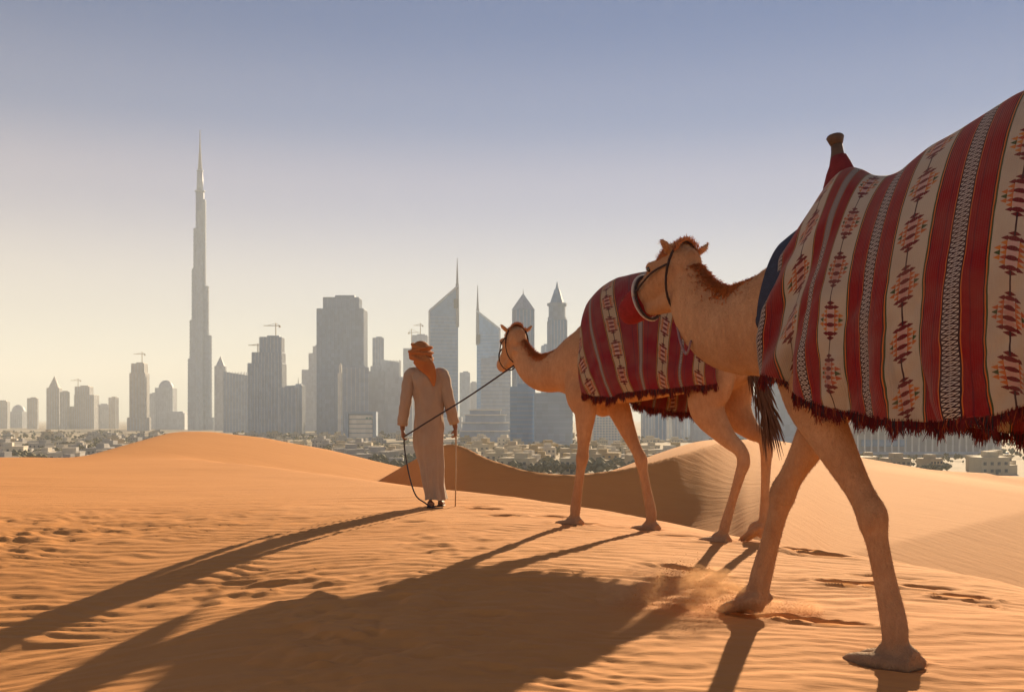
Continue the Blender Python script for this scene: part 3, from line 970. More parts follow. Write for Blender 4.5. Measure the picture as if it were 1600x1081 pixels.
TORSO = [(-1.31, 1.54, .05, .06), (-1.24, 1.50, .15, .18), (-1.05, 1.50, .23, .27), (-.80, 1.53, .27, .29), (-.45, 1.52, .31, .32), (-.1, 1.50, .33, .345), (.18, 1.50, .31, .355),
         (.40, 1.50, .255, .375), (.57, 1.49, .195, .32), (.73, 1.47, .155, .25), (.90, 1.445, .130, .21), (1.03, 1.475, .112, .19), (1.14, 1.555, .098, .165), (1.215, 1.665, .088, .135), (1.265, 1.76, .080, .11)]

def coat(me, root, n, length):
    """short hairs lying back and down over the whole skin"""
    nv = len(me.vertices); co = np.zeros(nv * 3); no = np.zeros(nv * 3)
    me.vertices.foreach_get('co', co); me.vertices.foreach_get('normal', no)
    co = co.reshape(-1, 3); no = no.reshape(-1, 3)
    rg = np.random.default_rng(7)
    i = rg.integers(0, nv, n)
    p = co[i] + rg.normal(0, .005, (n, 3)); N = no[i]
    p = p - N * (np.sum((p - co[i]) * N, 1)[:, None]) - N * .002
    flow = np.array([-.35, 0, -.9]) + rg.normal(0, .35, (n, 3))
    flow = flow - N * np.sum(flow * N, 1)[:, None]
    flow /= np.linalg.norm(flow, axis=1)[:, None] + 1e-6
    L = length * rg.uniform(.5, 1.3, n)[:, None]
    side = np.cross(N, flow) * .0016
    tip = p + flow * L + N * L * rg.uniform(.15, .55, n)[:, None]
    V = np.stack([p - side, p + side, tip], 1).reshape(-1, 3)
    F = np.arange(n * 3).reshape(-1, 3)
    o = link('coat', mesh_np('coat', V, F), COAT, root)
    o['kind'] = 'stuff'

def camel(label, loc, heading, legs, head_yaw, head_pitch, neck_dz=0.0, leg_k=1.0, group='camels led across the sand', neck_dy=0.0, neck_k=1.0):
    root = empty('camel', loc, heading, label, 'camel', group)
    m = MB()
    T = []
    for (x, z, w, h) in TORSO:
        k = float(sstep(.55, 1.2, np.array(x)))
        kk = 1 + (neck_k - 1) * float(sstep(.45, .8, np.array(x))); T.append((x, neck_dy * k, z + neck_dz * k, w * kk, h * kk))
    A = catmull(T, 5)
    m.tube([tuple(q[:3]) for q in A], [(max(q[3], .02), max(q[4], .02)) for q in A], 28, lat=(0, 1, 0))
    # hump, withers, chest pad
    m.ball((-.48, 0, 1.80), (.50, .20, .40), 20, 12)
    m.ball((.30, 0, 1.74), (.26, .13, .20), 16, 10)
    # shoulders and haunches
    for s in (-1, 1):
        m.ball((.34, s * .17, 1.32), (.19, .10, .30), 16, 10)
        m.ball((-1.02, s * .16, 1.36), (.22, .12, .26), 16, 10)
    for key, L in legs.items():
        s = 1 if 'left' in key else -1
        y = s * .165
        k = leg_k
        if 'fore' in key:
            ex, kx, kz, fx, fz, gx, gz = L['elbow'], *L['knee'], *L['fetlock'], *L['foot']
            leg_shape(m, [(.36, y * 1.05, 1.45, .07, .15), (.5 * (.36 + ex), y * 1.15, 1.26, .10, .165), (ex, y * 1.12, 1.09, .100 * k, .140 * k), (ex + (kx - ex) * .42, y * 1.05, 1.07 + (kz - 1.07) * .42, .076 * k, .096 * k),
                          (ex + (kx - ex) * .80, y, 1.07 + (kz - 1.07) * .80, .060 * k, .066 * k), (kx, y, kz, .066 * k, .073 * k), (kx + (fx - kx) * .10, y, kz + (fz - kz) * .10, .064 * k, .070 * k), (kx + (fx - kx) * .24, y, kz + (fz - kz) * .24, .049 * k, .055 * k),
                          (kx + (fx - kx) * .55, y, kz + (fz - kz) * .55, .046 * k, .052 * k), (fx, y, fz, .054 * k, .062 * k), ((fx + gx) / 2 - .01, y, max(gz + .07, (fz + gz) / 2), .050 * k, .056 * k), (gx - .01, y, gz + .06, .05 * k, .055 * k)])
        else:
            sx, hx, hz, fx, fz, gx, gz = L['stifle'], *L['hock'], *L['fetlock'], *L['foot']
            leg_shape(m, [(-1.03, y * .9, 1.50, .10, .22), (-1.02, y * 1.08, 1.30, .115, .215), (sx, y * 1.12, 1.08, .10, .165), (sx + (hx - sx) * .5, y * 1.05, 1.08 + (hz - 1.08) * .5, .072 * k, .105 * k),
                          (hx + .03, y, hz + .10, .054 * k, .072 * k), (hx, y, hz, .052 * k, .070 * k), (hx + (fx - hx) * .2, y, hz + (fz - hz) * .2, .045 * k, .056 * k),
                          (hx + (fx - hx) * .6, y, hz + (fz - hz) * .6, .040 * k, .046 * k), (fx, y, fz, .047 * k, .054 * k), ((fx + gx) / 2 - .01, y, max(gz + .07, (fz + gz) / 2), .045 * k, .05 * k), (gx - .01, y, gz + .06, .045 * k, .05 * k)])
        foot(m, gx, y, gz, L.get('yaw', 0.0), L.get('size', .93) * (.5 + .5 * k), L.get('tilt', 0.0))
    # head, in its own frame
    pole = Vector((1.275, neck_dy, 1.80 + neck_dz))
    HM = Matrix.Translation(pole) @ Matrix.Rotation(head_yaw, 4, 'Z') @ Matrix.Rotation(head_pitch, 4, 'Y') @ Matrix.Diagonal((1.04, 1.13, 1.10, 1.0))
    def H(x, y, z): return HM @ Vector((x, y, z))
    latv = (HM.to_3x3() @ Vector((0, 1, 0))).normalized()
    hs = [(-.10, -.01, .055, .07), (-.05, .0, .082, .10), (.03, .0, .097, .118), (.11, -.005, .094, .118), (.19, -.012, .078, .104), (.27, -.02, .062, .084), (.35, -.03, .056, .072), (.42, -.038, .058, .070), (.475, -.046, .052, .060), (.51, -.054, .030, .036)]
    A = catmull(hs, 4)
    m.tube([H(q[0], 0, q[1]) for q in A], [(q[2] * 1.12, q[3] * 1.10) for q in A], 20, lat=latv)
    A = catmull([(-.03, -.085, .075, .075), (.06, -.115, .078, .075), (.16, -.125, .062, .058), (.28, -.112, .046, .042), (.40, -.102, .040, .034), (.455, -.098, .022, .020)], 3)       # lower jaw
    m.tube([H(q[0], 0, q[1]) for q in A], [(q[2], q[3]) for q in A], 14, lat=latv)
    m.ball(H(.0, 0, .095), (.085, .085, .05), 14, 8)                                     # crown tuft
    for s in (-1, 1):
        m.ball(H(.135, s * .075, .055), (.045, .034, .034), 12, 8)                       # brows
        e = catmull([(-.03, s * .085, .075, .024, .020), (-.05, s * .118, .095, .030, .018), (-.058, s * .140, .115, .022, .013), (-.062, s * .153, .132, .008, .006)], 3)
        m.tube([H(*q[:3]) for q in e], [(q[3], q[4]) for q in e], 10, lat=(HM.to_3x3() @ Vector((1, 0, 0))))
    # tail
    TAIL = A = catmull([(-1.27, 0, 1.60, .05, .05), (-1.35, .0, 1.50, .036, .036), (-1.41, .0, 1.34, .026, .026), (-1.45, .0, 1.18, .018, .018), (-1.48, .0, 1.08, .012, .012)], 4)
    m.tube([tuple(q[:3]) for q in A], [q[3] for q in A], 10)
    me = remeshed('body', m, 0.0125, 7, .5)
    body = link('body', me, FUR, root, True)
    coat(me, root, 150000 if leg_k > .95 else 60000, .017)
    # eyes, nostrils
    for s in (-1, 1):
        e = MB(); e.ball(H(.140, s * .088, .046), .019, 12, 8); e.build('eye', EYE, body, True)
        e = MB(); e.tube([H(.468, s * .034, -.012), H(.49, s * .028, -.03)], [(.004, .012), (.004, .008)], 8, lat=latv); e.build('nostril', FUR_DARK, body)
    for key, L in legs.items():
        s_ = 1 if 'left' in key else -1
        gx, gz_ = L['foot']
        if L.get('tilt'): continue
        k = L.get('size', .93) * (.5 + .5 * leg_k)
        for t_ in (-1, 1):
            e = MB(); e.tube([(gx + .168 * k, s_ * .165 + t_ * .066 * k, gz_ + .030 * k), (gx + .198 * k, s_ * .165 + t_ * .064 * k, gz_ + .016 * k)], [(.016 * k, .013 * k), (.008 * k, .006 * k)], 8, lat=(0, 1, 0)); e.build('toenail', SOLE, body, True)
    # tail brush
    rnd = random.Random(hash(label) % 1000)
    tb = MB()
    for i in range(170):
        f = rnd.random()
        q = TAIL[int((.15 + .85 * f) * (len(TAIL) - 1))]
        a = rnd.uniform(0, 6.28); L_ = rnd.uniform(.20, .42)
        x0, y0, z0 = q[0] + .02 * math.cos(a), .02 * math.sin(a), q[2] - .05
        sp = rnd.uniform(.01, .085)
        tb.tube([(x0, y0, z0), (x0 - .03 + sp * .7 * math.cos(a), y0 + sp * .7 * math.sin(a), z0 - L_ * .5), (x0 - .07 + sp * math.cos(a), y0 + sp * math.sin(a), z0 - L_)], [.006, .008, .001], 4)
    o = tb.build('tail_brush', FUR_DARK, root); o['kind'] = 'stuff'
    # mane along the top of the neck and the tuft on the crown
    mn = MB()
    TA = catmull(T, 12)
    pool = [q for q in TA if q[0] > .72]
    for i in range(3600):
        q = pool[rnd.randrange(len(pool))]
        j = [k for k in range(len(TA)) if TA[k][0] == q[0]][0]
        t = Vector(TA[min(j + 1, len(TA) - 1)][:3]) - Vector(TA[max(j - 1, 0)][:3]); t.normalize()
        N = t.cross(Vector((0, 1, 0))); N = -N if N.z < 0 else N
        a = rnd.gauss(0, .30)
        base = Vector(q[:3]) + N * (q[4] - .006) * math.cos(a) + Vector((0, 1, 0)) * (q[3]) * math.sin(a)
        up = (N * math.cos(a) + Vector((0, 1, 0)) * math.sin(a))
        k = float(sstep(.72, .95, np.array(q[0])))
        L_ = rnd.uniform(.018, .045) * (.25 + .75 * k) * (1.15 if q[0] < 1.2 else .8)
        tip = base + up * L_ - t * L_ * rnd.uniform(.1, .7) + Vector((rnd.gauss(0, .006), rnd.gauss(0, .010), 0))
        mn.tube([base, (base + tip) / 2 + up * .004, tip], [.0024, .0021, .0005], 3, cap=False)
    for i in range(1500):
        x = rnd.uniform(-.09, .09); y = max(-.075, min(.075, rnd.gauss(0, .042)))
        b = H(x, y, .120 - (y * y) * 9); tp = b + Vector((rnd.gauss(0, .010), rnd.gauss(0, .010), rnd.uniform(.010, .034)))
        mn.tube([b, tp], [.0035, .0007], 3, cap=False)
    o = mn.build('mane', MANE, root); o['kind'] = 'stuff'
    return root, H, HM

def gz(O, th, x, y):
    w = to_world(O, th, x, y); return ground(w.x, w.y) - O.z - .016

yl, yr = .165, -.165
legs1 = {
    'left_fore': dict(elbow=.30, knee=(.0, .575), fetlock=(-.115, gz(O1, THETA1, -.10, yl) + .20), foot=(-.10, gz(O1, THETA1, -.10, yl)), size=1.06),
    'right_fore': dict(elbow=.44, knee=(.715, .63), fetlock=(.865, gz(O1, THETA1, .93, yr) + .22), foot=(.93, gz(O1, THETA1, .93, yr)), size=.95, tilt=.35),
    'left_hind': dict(stifle=-.86, hock=(-1.06, .62), fetlock=(-.90, gz(O1, THETA1, -.84, yl) + .16), foot=(-.84, gz(O1, THETA1, -.84, yl))),
    'right_hind': dict(stifle=-1.02, hock=(-1.42, .62), fetlock=(-1.56, gz(O1, THETA1, -1.52, yr) + .16), foot=(-1.52, gz(O1, THETA1, -1.52, yr))),
}
legs2 = {
    'left_fore': dict(elbow=.29, knee=(.335, .66), fetlock=(.415, gz(O2, THETA2, .46, yl) + .19), foot=(.455, gz(O2, THETA2, .455, yl)), size=.92),
    'right_fore': dict(elbow=.16, knee=(-.09, .64), fetlock=(-.205, gz(O2, THETA2, -.18, yr) + .18), foot=(-.18, gz(O2, THETA2, -.18, yr)), size=.92),
    'left_hind': dict(stifle=-1.0, hock=(-1.33, .64), fetlock=(-1.16, gz(O2, THETA2, -1.09, yl) + .17), foot=(-1.09, gz(O2, THETA2, -1.09, yl)), size=.92),
    'right_hind': dict(stifle=-1.06, hock=(-1.37, .74), fetlock=(-1.35, gz(O2, THETA2, -1.30, yr) + .24), foot=(-1.29, gz(O2, THETA2, -1.29, yr) + .01), size=.92, tilt=.6),
}
camel1, H1, HM1 = camel('large near camel striding in from the right edge under a red striped blanket', O1, math.pi - THETA1, legs1, R(-8), R(15), neck_dz=.03, neck_k=1.06)
camel2, H2, HM2 = camel('front camel led by the man on a rope, wearing a red striped blanket', O2, math.pi - THETA2, legs2, R(-30), R(24), neck_dz=-.01, leg_k=.86, neck_k=.84)
# ------------------------------------------------------------------ woven blankets
def blanket_material(name, kb=1.0, RED=(0.215, 0.009, 0.013), RED2=(0.13, 0.006, 0.018), BEIGE=(0.43, 0.38, 0.30), kc=.43):
    t = NT(name)
    uv = t.coord('UV')
    sep = t.new('ShaderNodeSeparateXYZ'); t.l.new(uv, sep.inputs[0])
    u, v = sep.outputs[0], sep.outputs[1]                 # u in stripe periods, v in metres
    nn = t.noise(t.scaled(uv, (9, 14, 1)), 1.0, 3)
    u = t.m('ADD', u, t.m('MULTIPLY', t.m('SUBTRACT', nn, .5), .012))
    U = t.m('FRACT', u)
    c = t.m('SUBTRACT', U, .5)
    ac = t.m('ABSOLUTE', c)
    DARK = (0.03, 0.015, 0.022); ORANGE = (0.50, 0.13, 0.02); GREEN = (0.04, 0.07, 0.03)
    stripe = t.ramp(ac, [(0, BEIGE), (.195 * kb, GREEN), (.195 * kb + .013, ORANGE), (.195 * kb + .027, DARK), (.195 * kb + .037, RED), (.345, RED2), (.357, RED), (kc - .018, ORANGE), (kc - .010, DARK), (kc, DARK)], 'CONSTANT')
    # chain of small white diamonds between the red bands (at ac > .43)
    cell = .021
    fv = t.m('SUBTRACT', t.m('FRACT', t.m('DIVIDE', v, cell)), .5)
    fc = t.m('DIVIDE', t.m('SUBTRACT', .5, ac), .5 - kc)         # 0 at the middle of the chain, 1 at its edge
    dm = t.m('ADD', t.m('ABSOLUTE', t.m('MULTIPLY', fv, 2.0)), fc)
    ring1 = t.m('MULTIPLY', t.m('GREATER_THAN', dm, .45), t.m('LESS_THAN', dm, .85))
    dot = t.m('LESS_THAN', dm, .18)
    dm2 = t.m('GREATER_THAN', dm, 1.45)
    white = t.m('MULTIPLY', t.m('MAXIMUM', t.m('MAXIMUM', ring1, dot), dm2), t.m('GREATER_THAN', ac, kc + .005))
    col = t.mix(white, stripe, (0.50, 0.46, 0.42))
    # star motif on the beige stripe, in woven steps
    rep = .235
    q = .0105
    a0 = t.m('MULTIPLY', ac, .36)
    b0 = t.m('ABSOLUTE', t.m('MULTIPLY', t.m('SUBTRACT', t.m('FRACT', t.m('DIVIDE', v, rep)), .5), rep))
    a = t.m('MULTIPLY', t.m('ROUND', t.m('DIVIDE', a0, q)), q)
    b = t.m('MULTIPLY', t.m('ROUND', t.m('DIVIDE', b0, q)), q)
    on = t.m('LESS_THAN', ac, .19 * kb)
    def band(x, lo, hi): return t.m('MULTIPLY', t.m('GREATER_THAN', x, lo), t.m('LESS_THAN', x, hi))
    def AND(*xs):
        r = xs[0]
        for x in xs[1:]: r = t.m('MULTIPLY', r, x)
        return r
    def layer(base, mask, colr): return t.mix(t.m('MULTIPLY', mask, on), base, colr)
    MAROON = (0.12, 0.012, 0.018); PINK = (0.50, 0.30, 0.27); BROWN = (0.36, 0.13, 0.035)
    # star of small arrow-headed triangles, row by row, colours varying from star to star
    TL = .0195
    ia = t.m('FLOOR', t.m('DIVIDE', a0, TL)); fa = t.m('FRACT', t.m('DIVIDE', a0, TL))
    jr = t.m('FLOOR', t.m('ADD', t.m('DIVIDE', b0, TL), .5))
    fb = t.m('MULTIPLY', t.m('ABSOLUTE', t.m('SUBTRACT', t.m('DIVIDE', b0, TL), jr)), 2.0)
    fa = t.m('DIVIDE', t.m('FLOOR', t.m('MULTIPLY', fa, 5)), 5)
    arrow = t.m('LESS_THAN', fb, t.m('SUBTRACT', 1.02, fa))
    def cell(i, j): return AND(t.m('COMPARE', ia, float(i), .1), t.m('COMPARE', jr, float(j), .1))
    comb = t.new('ShaderNodeCombineXYZ'); t.put(comb.inputs[0], t.m('FLOOR', u)); t.put(comb.inputs[1], t.m('FLOOR', t.m('DIVIDE', v, rep)))
    wnz = t.new('ShaderNodeTexWhiteNoise'); t.l.new(comb.outputs[0], wnz.inputs[0]); rv = wnz.outputs[0]
    OCH = t.mix(rv, (0.46, 0.17, 0.04), (0.36, 0.075, 0.035)); RST = t.mix(rv, (0.34, 0.06, 0.03), (0.42, 0.14, 0.05)); PNK = t.mix(rv, (0.48, 0.33, 0.30), (0.40, 0.20, 0.16))
    for (i_, j_, c_) in ((0, 0, PNK), (0, 1, MAROON), (0, 2, PNK), (0, 3, MAROON), (1, 0, OCH), (1, 1, RST), (1, 2, OCH), (1, 3, MAROON), (2, 0, GREEN), (2, 1, OCH)):
        col = layer(col, AND(cell(i_, j_), arrow if i_ else t.m('LESS_THAN', fb, t.m('SUBTRACT', 1.25, t.m('MULTIPLY', fa, .8)))), c_)
    col = layer(col, AND(cell(0, 4), arrow), MAROON)
    # dark line joining the motifs
    ln = AND(t.m('LESS_THAN', a0, .0028), t.m('GREATER_THAN', b0, .07))
    col = layer(col, ln, DARK)
    # wear and weave
    wear = t.noise(t.coord('Object'), 5.0, 4)
    wear = t.ramp(wear, [(.35, (0, 0, 0)), (.75, (1, 1, 1))]); col = t.mix(t.m('MULTIPLY', wear, .30), col, (0.22, 0.155, 0.115))
    weave = t.m('SINE', t.m('MULTIPLY', v, 2 * math.pi / .0065))
    rib = t.m('SINE', t.m('MULTIPLY', u, 2 * math.pi * 46))
    t.col(col).rough(.92).spec(.12)
    t.b.inputs['Sheen Weight'].default_value = .25
    h = t.m('ADD', t.m('MULTIPLY', weave, .6), t.m('ADD', rib, t.m('MULTIPLY', t.noise(uv, 120, 2), 1.2)))
    t.normal(t.bump(h, .35, .003))
    return t.mat
RUG = blanket_material('woven_striped_blanket')
RUG2 = blanket_material('woven_purple_striped_blanket', .62, (0.19, 0.007, 0.018), (0.06, 0.005, 0.026), (0.40, 0.31, 0.20), .462)
PADBLUE = plain('dark_blue_pad', (0.035, 0.045, 0.075), .9, .4, 30, bump=.4)
FRINGE = plain('crimson_fringe', (0.13, 0.012, 0.014), .9, .4, 40)
FRINGE2 = plain('rust_orange_fringe', (0.28, 0.06, 0.022), .9, .4, 40)
TASSEL = plain('dark_tassel_yarn', (0.035, 0.030, 0.038), .9, .5, 60)

def blanket(name, label, root_loc, heading, x_front, x_back, top, hem_l, hem_r, width, ukeys, fold=.016, seed=3, lean=None, pw=(1.75, .5), uslant=0.0, gather=0.0, mat=None, group='woven blankets on the camels'):
    """top, hem_*, width: tables of (x, value); ukeys: (x, stripe coordinate)"""
    root = empty(name, root_loc, heading, label, 'blanket', group)
    nu, nv = (230, 190) if x_front - x_back > .6 else (40, 120)
    tab = lambda T: (np.array([q[0] for q in sorted(T)]), np.array([q[1] for q in sorted(T)]))
    xs = np.linspace(x_front, x_back, nu)
    def itp(T, x):
        a, b = tab(T)
        y = np.interp(x, a, b)
        return y
    def smoothed(T):
        xx = np.linspace(x_front + .12, x_back - .12, nu + 90)
        return np.mean([itp(T, xs + o) for o in np.linspace(-.055, .055, 9)], 0)
    zt = smoothed(top); hl = smoothed(hem_l); hr = smoothed(hem_r); w = smoothed(width)
    u = itp(ukeys, xs)
    zs = 1.50
    XYZ = np.zeros((nv, nu, 3)); UV = np.zeros((nv, nu, 2))
    sv = np.linspace(-1, 1, nv)
    for i in range(nu):
        # a dense profile from the left hem over the top to the right hem
        ph = np.linspace(0, 1, 160)
        zz = zt[i] - (zt[i] - zs) * ph ** 1.6
        yy = w[i] * np.maximum(0, 1 - ((zz - zs) / (zt[i] - zs)) ** pw[0]) ** pw[1]
        prof = []
        for side, hem in ((1, hl[i]), (-1, hr[i])):
            zl = np.linspace(zs, hem, 90)[1:]
            dn = (zs - zl) / max(zs - hem, .05)
            yl_ = w[i] * (1 + .05 * np.sin(dn * math.pi) - .10 * dn * dn)
            y = np.concatenate([yy, yl_]); z = np.concatenate([zz, zl])
            prof.append((y * side, z))
        y = np.concatenate([prof[0][0][::-1], prof[1][0][1:]]); z = np.concatenate([prof[0][1][::-1], prof[1][1][1:]])
        s = np.concatenate([[0], np.cumsum(np.hypot(np.diff(y), np.diff(z)))])
        k0 = len(prof[0][0]) - 1
        s0 = s[k0]
        tl = np.where(sv < 0, (1 + sv) * s0, s0 + sv * (s[-1] - s0))
        Y = np.interp(tl, s, y); Z = np.interp(tl, s, z)
        XYZ[:, i, 0] = xs[i]; XYZ[:, i, 1] = Y; XYZ[:, i, 2] = Z
        xe = xs[i] - uslant * np.clip(Z - 1.2, 0, 1.1) * float(sstep(-.75, .1, xs[i]))
        UV[:, i, 0] = itp(ukeys, xe); UV[:, i, 1] = tl - s0
    # soft folds: grow towards the hem
    X, Y, Z = XYZ[..., 0], XYZ[..., 1], XYZ[..., 2]
    hang = np.clip((1.72 - Z) / .6, 0, 1)
    f = (fbm(X * 3.1 + 7 * np.sign(Y), Z * .9, 3, seed) - .5) * 2
    f2 = np.sin(X * 17 + 3.0 * fbm(X * 2, Z * 1.5, 2, seed + 4) * 2 + np.sign(Y) * 1.3)
    dy = hang * (fold * 2.4 * f + fold * .8 * f2)
    XYZ[..., 1] = Y + np.sign(Y) * np.maximum(dy, -.012)
    crease = (fbm(X * 5 + Z * 4, Z * 2.2 - X * 2, 3, seed + 11) - .5)
    XYZ[..., 1] += np.sign(Y) * fold * 1.8 * crease * hang ** .5
    XYZ[..., 0] += .05 * (fbm(X * 2 + 3, Z * 1.3, 2, seed + 21) - .5) * hang
    # gathered creases running down and back from the front corner
    if gather:
        g = sstep(-.15, .45, X) * np.clip((2.1 - Z) / .5, 0, 1)
        line = np.sin((X * 1.0 + .55 * Z) * 34 + 5 * fbm(X * 3, Z * 3, 2, seed + 41))
        XYZ[..., 1] += np.sign(Y) * gather * g * line
        XYZ[..., 0] += .8 * gather * g * np.cos((X + .3 * Z) * 21)
    if lean: XYZ[..., 0] += lean(X, Y, Z)
    XYZ[..., 2] += .012 * (fbm(X * 9, Y * 9, 2, seed + 31) - .5)
    me = grid_mesh('cloth', XYZ)
    uvl = me.uv_layers.new(name='UVMap')
    vi = np.zeros(len(me.loops), dtype=np.int32); me.loops.foreach_get('vertex_index', vi)
    uvl.data.foreach_set('uv', UV.reshape(-1, 2)[vi].astype(np.float32).ravel())
    o = link('cloth', me, mat or RUG, root, True)
    md = o.modifiers.new('t', 'SOLIDIFY'); md.thickness = .012; md.offset = 1.0
    # fringe along both hems
    rnd = random.Random(seed)
    fr = MB()
    for row in (0, nv - 1):
        for i in range(0, nu - 1):
            sg = 1 if row == 0 else -1
            for k in range(8):
                t = rnd.random()
                p = XYZ[row, i] * (1 - t) + XYZ[row, i + 1] * t
                L_ = rnd.uniform(.030, .070) * (1 + .5 * math.sin(i * .35) * math.sin(i * .11)); ox = rnd.gauss(0, .012)
                yo = sg * rnd.uniform(.0, .014)
                fr.tube([(p[0], p[1] + yo, p[2] + .010), (p[0] + ox * .5, p[1] + yo + rnd.gauss(0, .005), p[2] - L_ * .55), (p[0] + ox, p[1] + yo, p[2] - L_)], [.0026, .0028, .0010], 3, rnd.choice((0, 0, 0, 0, 1, 2)))
    fo = fr.build('fringe', [FRINGE, FRINGE2, TASSEL], root); fo['kind'] = 'stuff'
    return root, XYZ

def tassel(parent, p, L_, mat=None, seed=1):
    rnd = random.Random(seed)
    m = MB()
    for i in range(44):
        a = rnd.uniform(0, 6.28); r = rnd.uniform(.0, .028)
        m.tube([(p[0], p[1], p[2]), (p[0] + r * .8 * math.cos(a), p[1] + .5 * r * math.sin(a), p[2] - L_ * .4), (p[0] + r * math.cos(a), p[1] + .5 * r * math.sin(a), p[2] - L_ * rnd.uniform(.75, 1.05))], [.005, .006, .002], 4)
    m.ball((p[0], p[1], p[2] - .02), (.018, .016, .02), 8, 6)
    o = m.build('tassel', mat or TASSEL, parent)
    return o

# near camel: pommel bump, dipped seat, rising hump
B1, BX1 = blanket('saddle_blanket', 'large red, cream and black striped blanket hanging over the near camel', O1, math.pi - THETA1, .50, -1.16,
    [(.62, 1.78), (.50, 1.93), (.40, 2.08), (.31, 2.20), (.22, 2.195), (.08, 2.125), (-.05, 2.115), (-.18, 2.20), (-.45, 2.30), (-.62, 2.375), (-.76, 2.375), (-.95, 2.20), (-1.16, 2.0), (-1.3, 1.95)],
    [(.60, 1.23), (.47, 1.21), (.33, 1.17), (.22, 1.09), (.02, 1.035), (-.20, 1.0), (-.40, .985), (-.62, 1.01), (-.80, 1.06), (-1.2, 1.08)],
    [(.60, 1.2), (0, 1.0), (-.4, .93), (-1.2, 1.05)],
    [(.62, .23), (.48, .275), (.30, .325), (.05, .37), (-.3, .40), (-.6, .385), (-.9, .34), (-1.2, .31)],
    [(.70, .48), (.50, 1.0), (.32, 1.5), (.06, 2.5), (-.30, 3.5), (-.74, 4.5), (-1.2, 5.5)], seed=3, fold=.040, pw=(1.45, .62), gather=.020,
    lean=lambda X, Y, Z: -.05 * np.exp(-((X - .32) / .16) ** 2) * np.clip((Z - 1.1) / .9, 0, 1))
# front camel
B2, BX2 = blanket('saddle_blanket', 'smaller red, purple and cream striped blanket on the front camel', O2, math.pi - THETA2, .22, -1.16,
    [(.34, 2.0), (.22, 2.13), (.14, 2.22), (-.03, 2.30), (-.30, 2.33), (-.55, 2.34), (-.75, 2.22), (-.95, 2.06), (-1.16, 1.93), (-1.3, 1.9)],
    [(.30, 1.27), (.10, 1.21), (-.15, 1.19), (-.22, 1.24), (-.6, 1.26), (-1.2, 1.30)],
    [(.30, 1.25), (0, 1.12), (-.4, 1.06), (-.9, 1.08), (-1.2, 1.2)],
    [(.34, .31), (.15, .345), (-.1, .375), (-.4, .37), (-.7, .34), (-1.2, .315)],
    [(.40, .85), (.22, 1.18), (.02, 1.62), (-.14, 2.05), (-.30, 2.5), (-.66, 3.5), (-1.02, 4.5), (-1.3, 5.3)], fold=.018, seed=19, pw=(1.55, .58), uslant=.30, gather=.010, mat=RUG2,
    lean=lambda X, Y, Z: .10 * np.clip((Z - 1.3) / .8, 0, 1) * sstep(-.5, .1, X))

# dark blue pad peeping out in front of the near blanket
PD, _ = blanket('saddle_pad', 'dark blue pad edge showing in front of the near camel\'s blanket', O1, math.pi - THETA1, .575, .46,
    [(.75, 1.76), (.62, 1.865), (.50, 1.935), (.40, 1.99), (.30, 2.05), (.1, 2.0)], [(.75, 1.47), (.58, 1.44), (.3, 1.42), (.1, 1.4)], [(.75, 1.5), (.1, 1.45)],
    [(.75, .20), (.62, .225), (.50, .255), (.30, .27), (.1, .28)], [(.7, .4), (0, 1.2)], seed=23, fold=.003, pw=(1.45, .62), mat=PADBLUE, group='saddle pads')
# saddle of the near camel: only its post stands clear of the blanket
WOODDARK = plain('worn_dark_wood', (0.10, 0.065, 0.045), .6, .3, 30)
RUGRED = plain('dark_red_cloth', (0.17, 0.022, 0.026), .9, .35, 25, bump=.3)
sd = empty('camel_saddle', O1, math.pi - THETA1, 'wooden saddle post poking up through the near camel\'s blanket', 'saddle')
m = MB(); m.tube([(.27, 0, 2.02), (.275, 0, 2.20), (.285, 0, 2.29), (.29, 0, 2.335)], [(.085, .095), (.050, .05), (.030, .030), (.027, .027)], 14); m.build('pommel_post', WOODDARK, sd, True)
m = MB(); m.tube([(.29, 0, 2.325), (.294, 0, 2.345), (.298, 0, 2.364), (.30, 0, 2.372)], [(.029, .028), (.038, .036), (.046, .042), (.040, .036)], 14); m.build('pommel_knob', WOODDARK, sd, True)
m = MB(); m.tube([(.27, 0, 2.02), (.265, 0, 2.12), (.265, 0, 2.19), (.27, 0, 2.235), (.278, 0, 2.268)], [(.09, .09), (.08, .085), (.062, .07), (.048, .050), (.038, .038)], 18); m.build('pommel_wrap', RUGRED, sd, True)
# ------------------------------------------------------------------ tack on the camels
LEATHER = plain('dark_leather_strap', (0.045, 0.030, 0.028), .7, .3, 60)
REDNET = plain('red_knitted_muzzle', (0.34, 0.022, 0.022), .95, .45, 45, bump=1.0)
WHITEWEB = plain('white_webbing', (0.62, 0.58, 0.52), .85, .15, 60)
CORD = plain('dark_twisted_cord', (0.05, 0.04, 0.045), .85, .5, 140)
CORDL = plain('mauve_cord', (0.23, 0.16, 0.19), .85, .3, 140)

def head_ring(H, x, top, bot, w, lean=0.0, n=28, thick=.007, tall=.018):
    """strap round the head at station x"""
    pts = []
    for k in range(n + 1):
        a = 2 * math.pi * k / n
        cz = (top + bot) / 2; hz = (top - bot) / 2
        pts.append(H(x + lean * math.sin(a), w * math.cos(a), cz + hz * math.sin(a)))
    V, F = loft(pts, [(tall / 2, thick / 2)] * len(pts), 8, None, True)
    return V, F

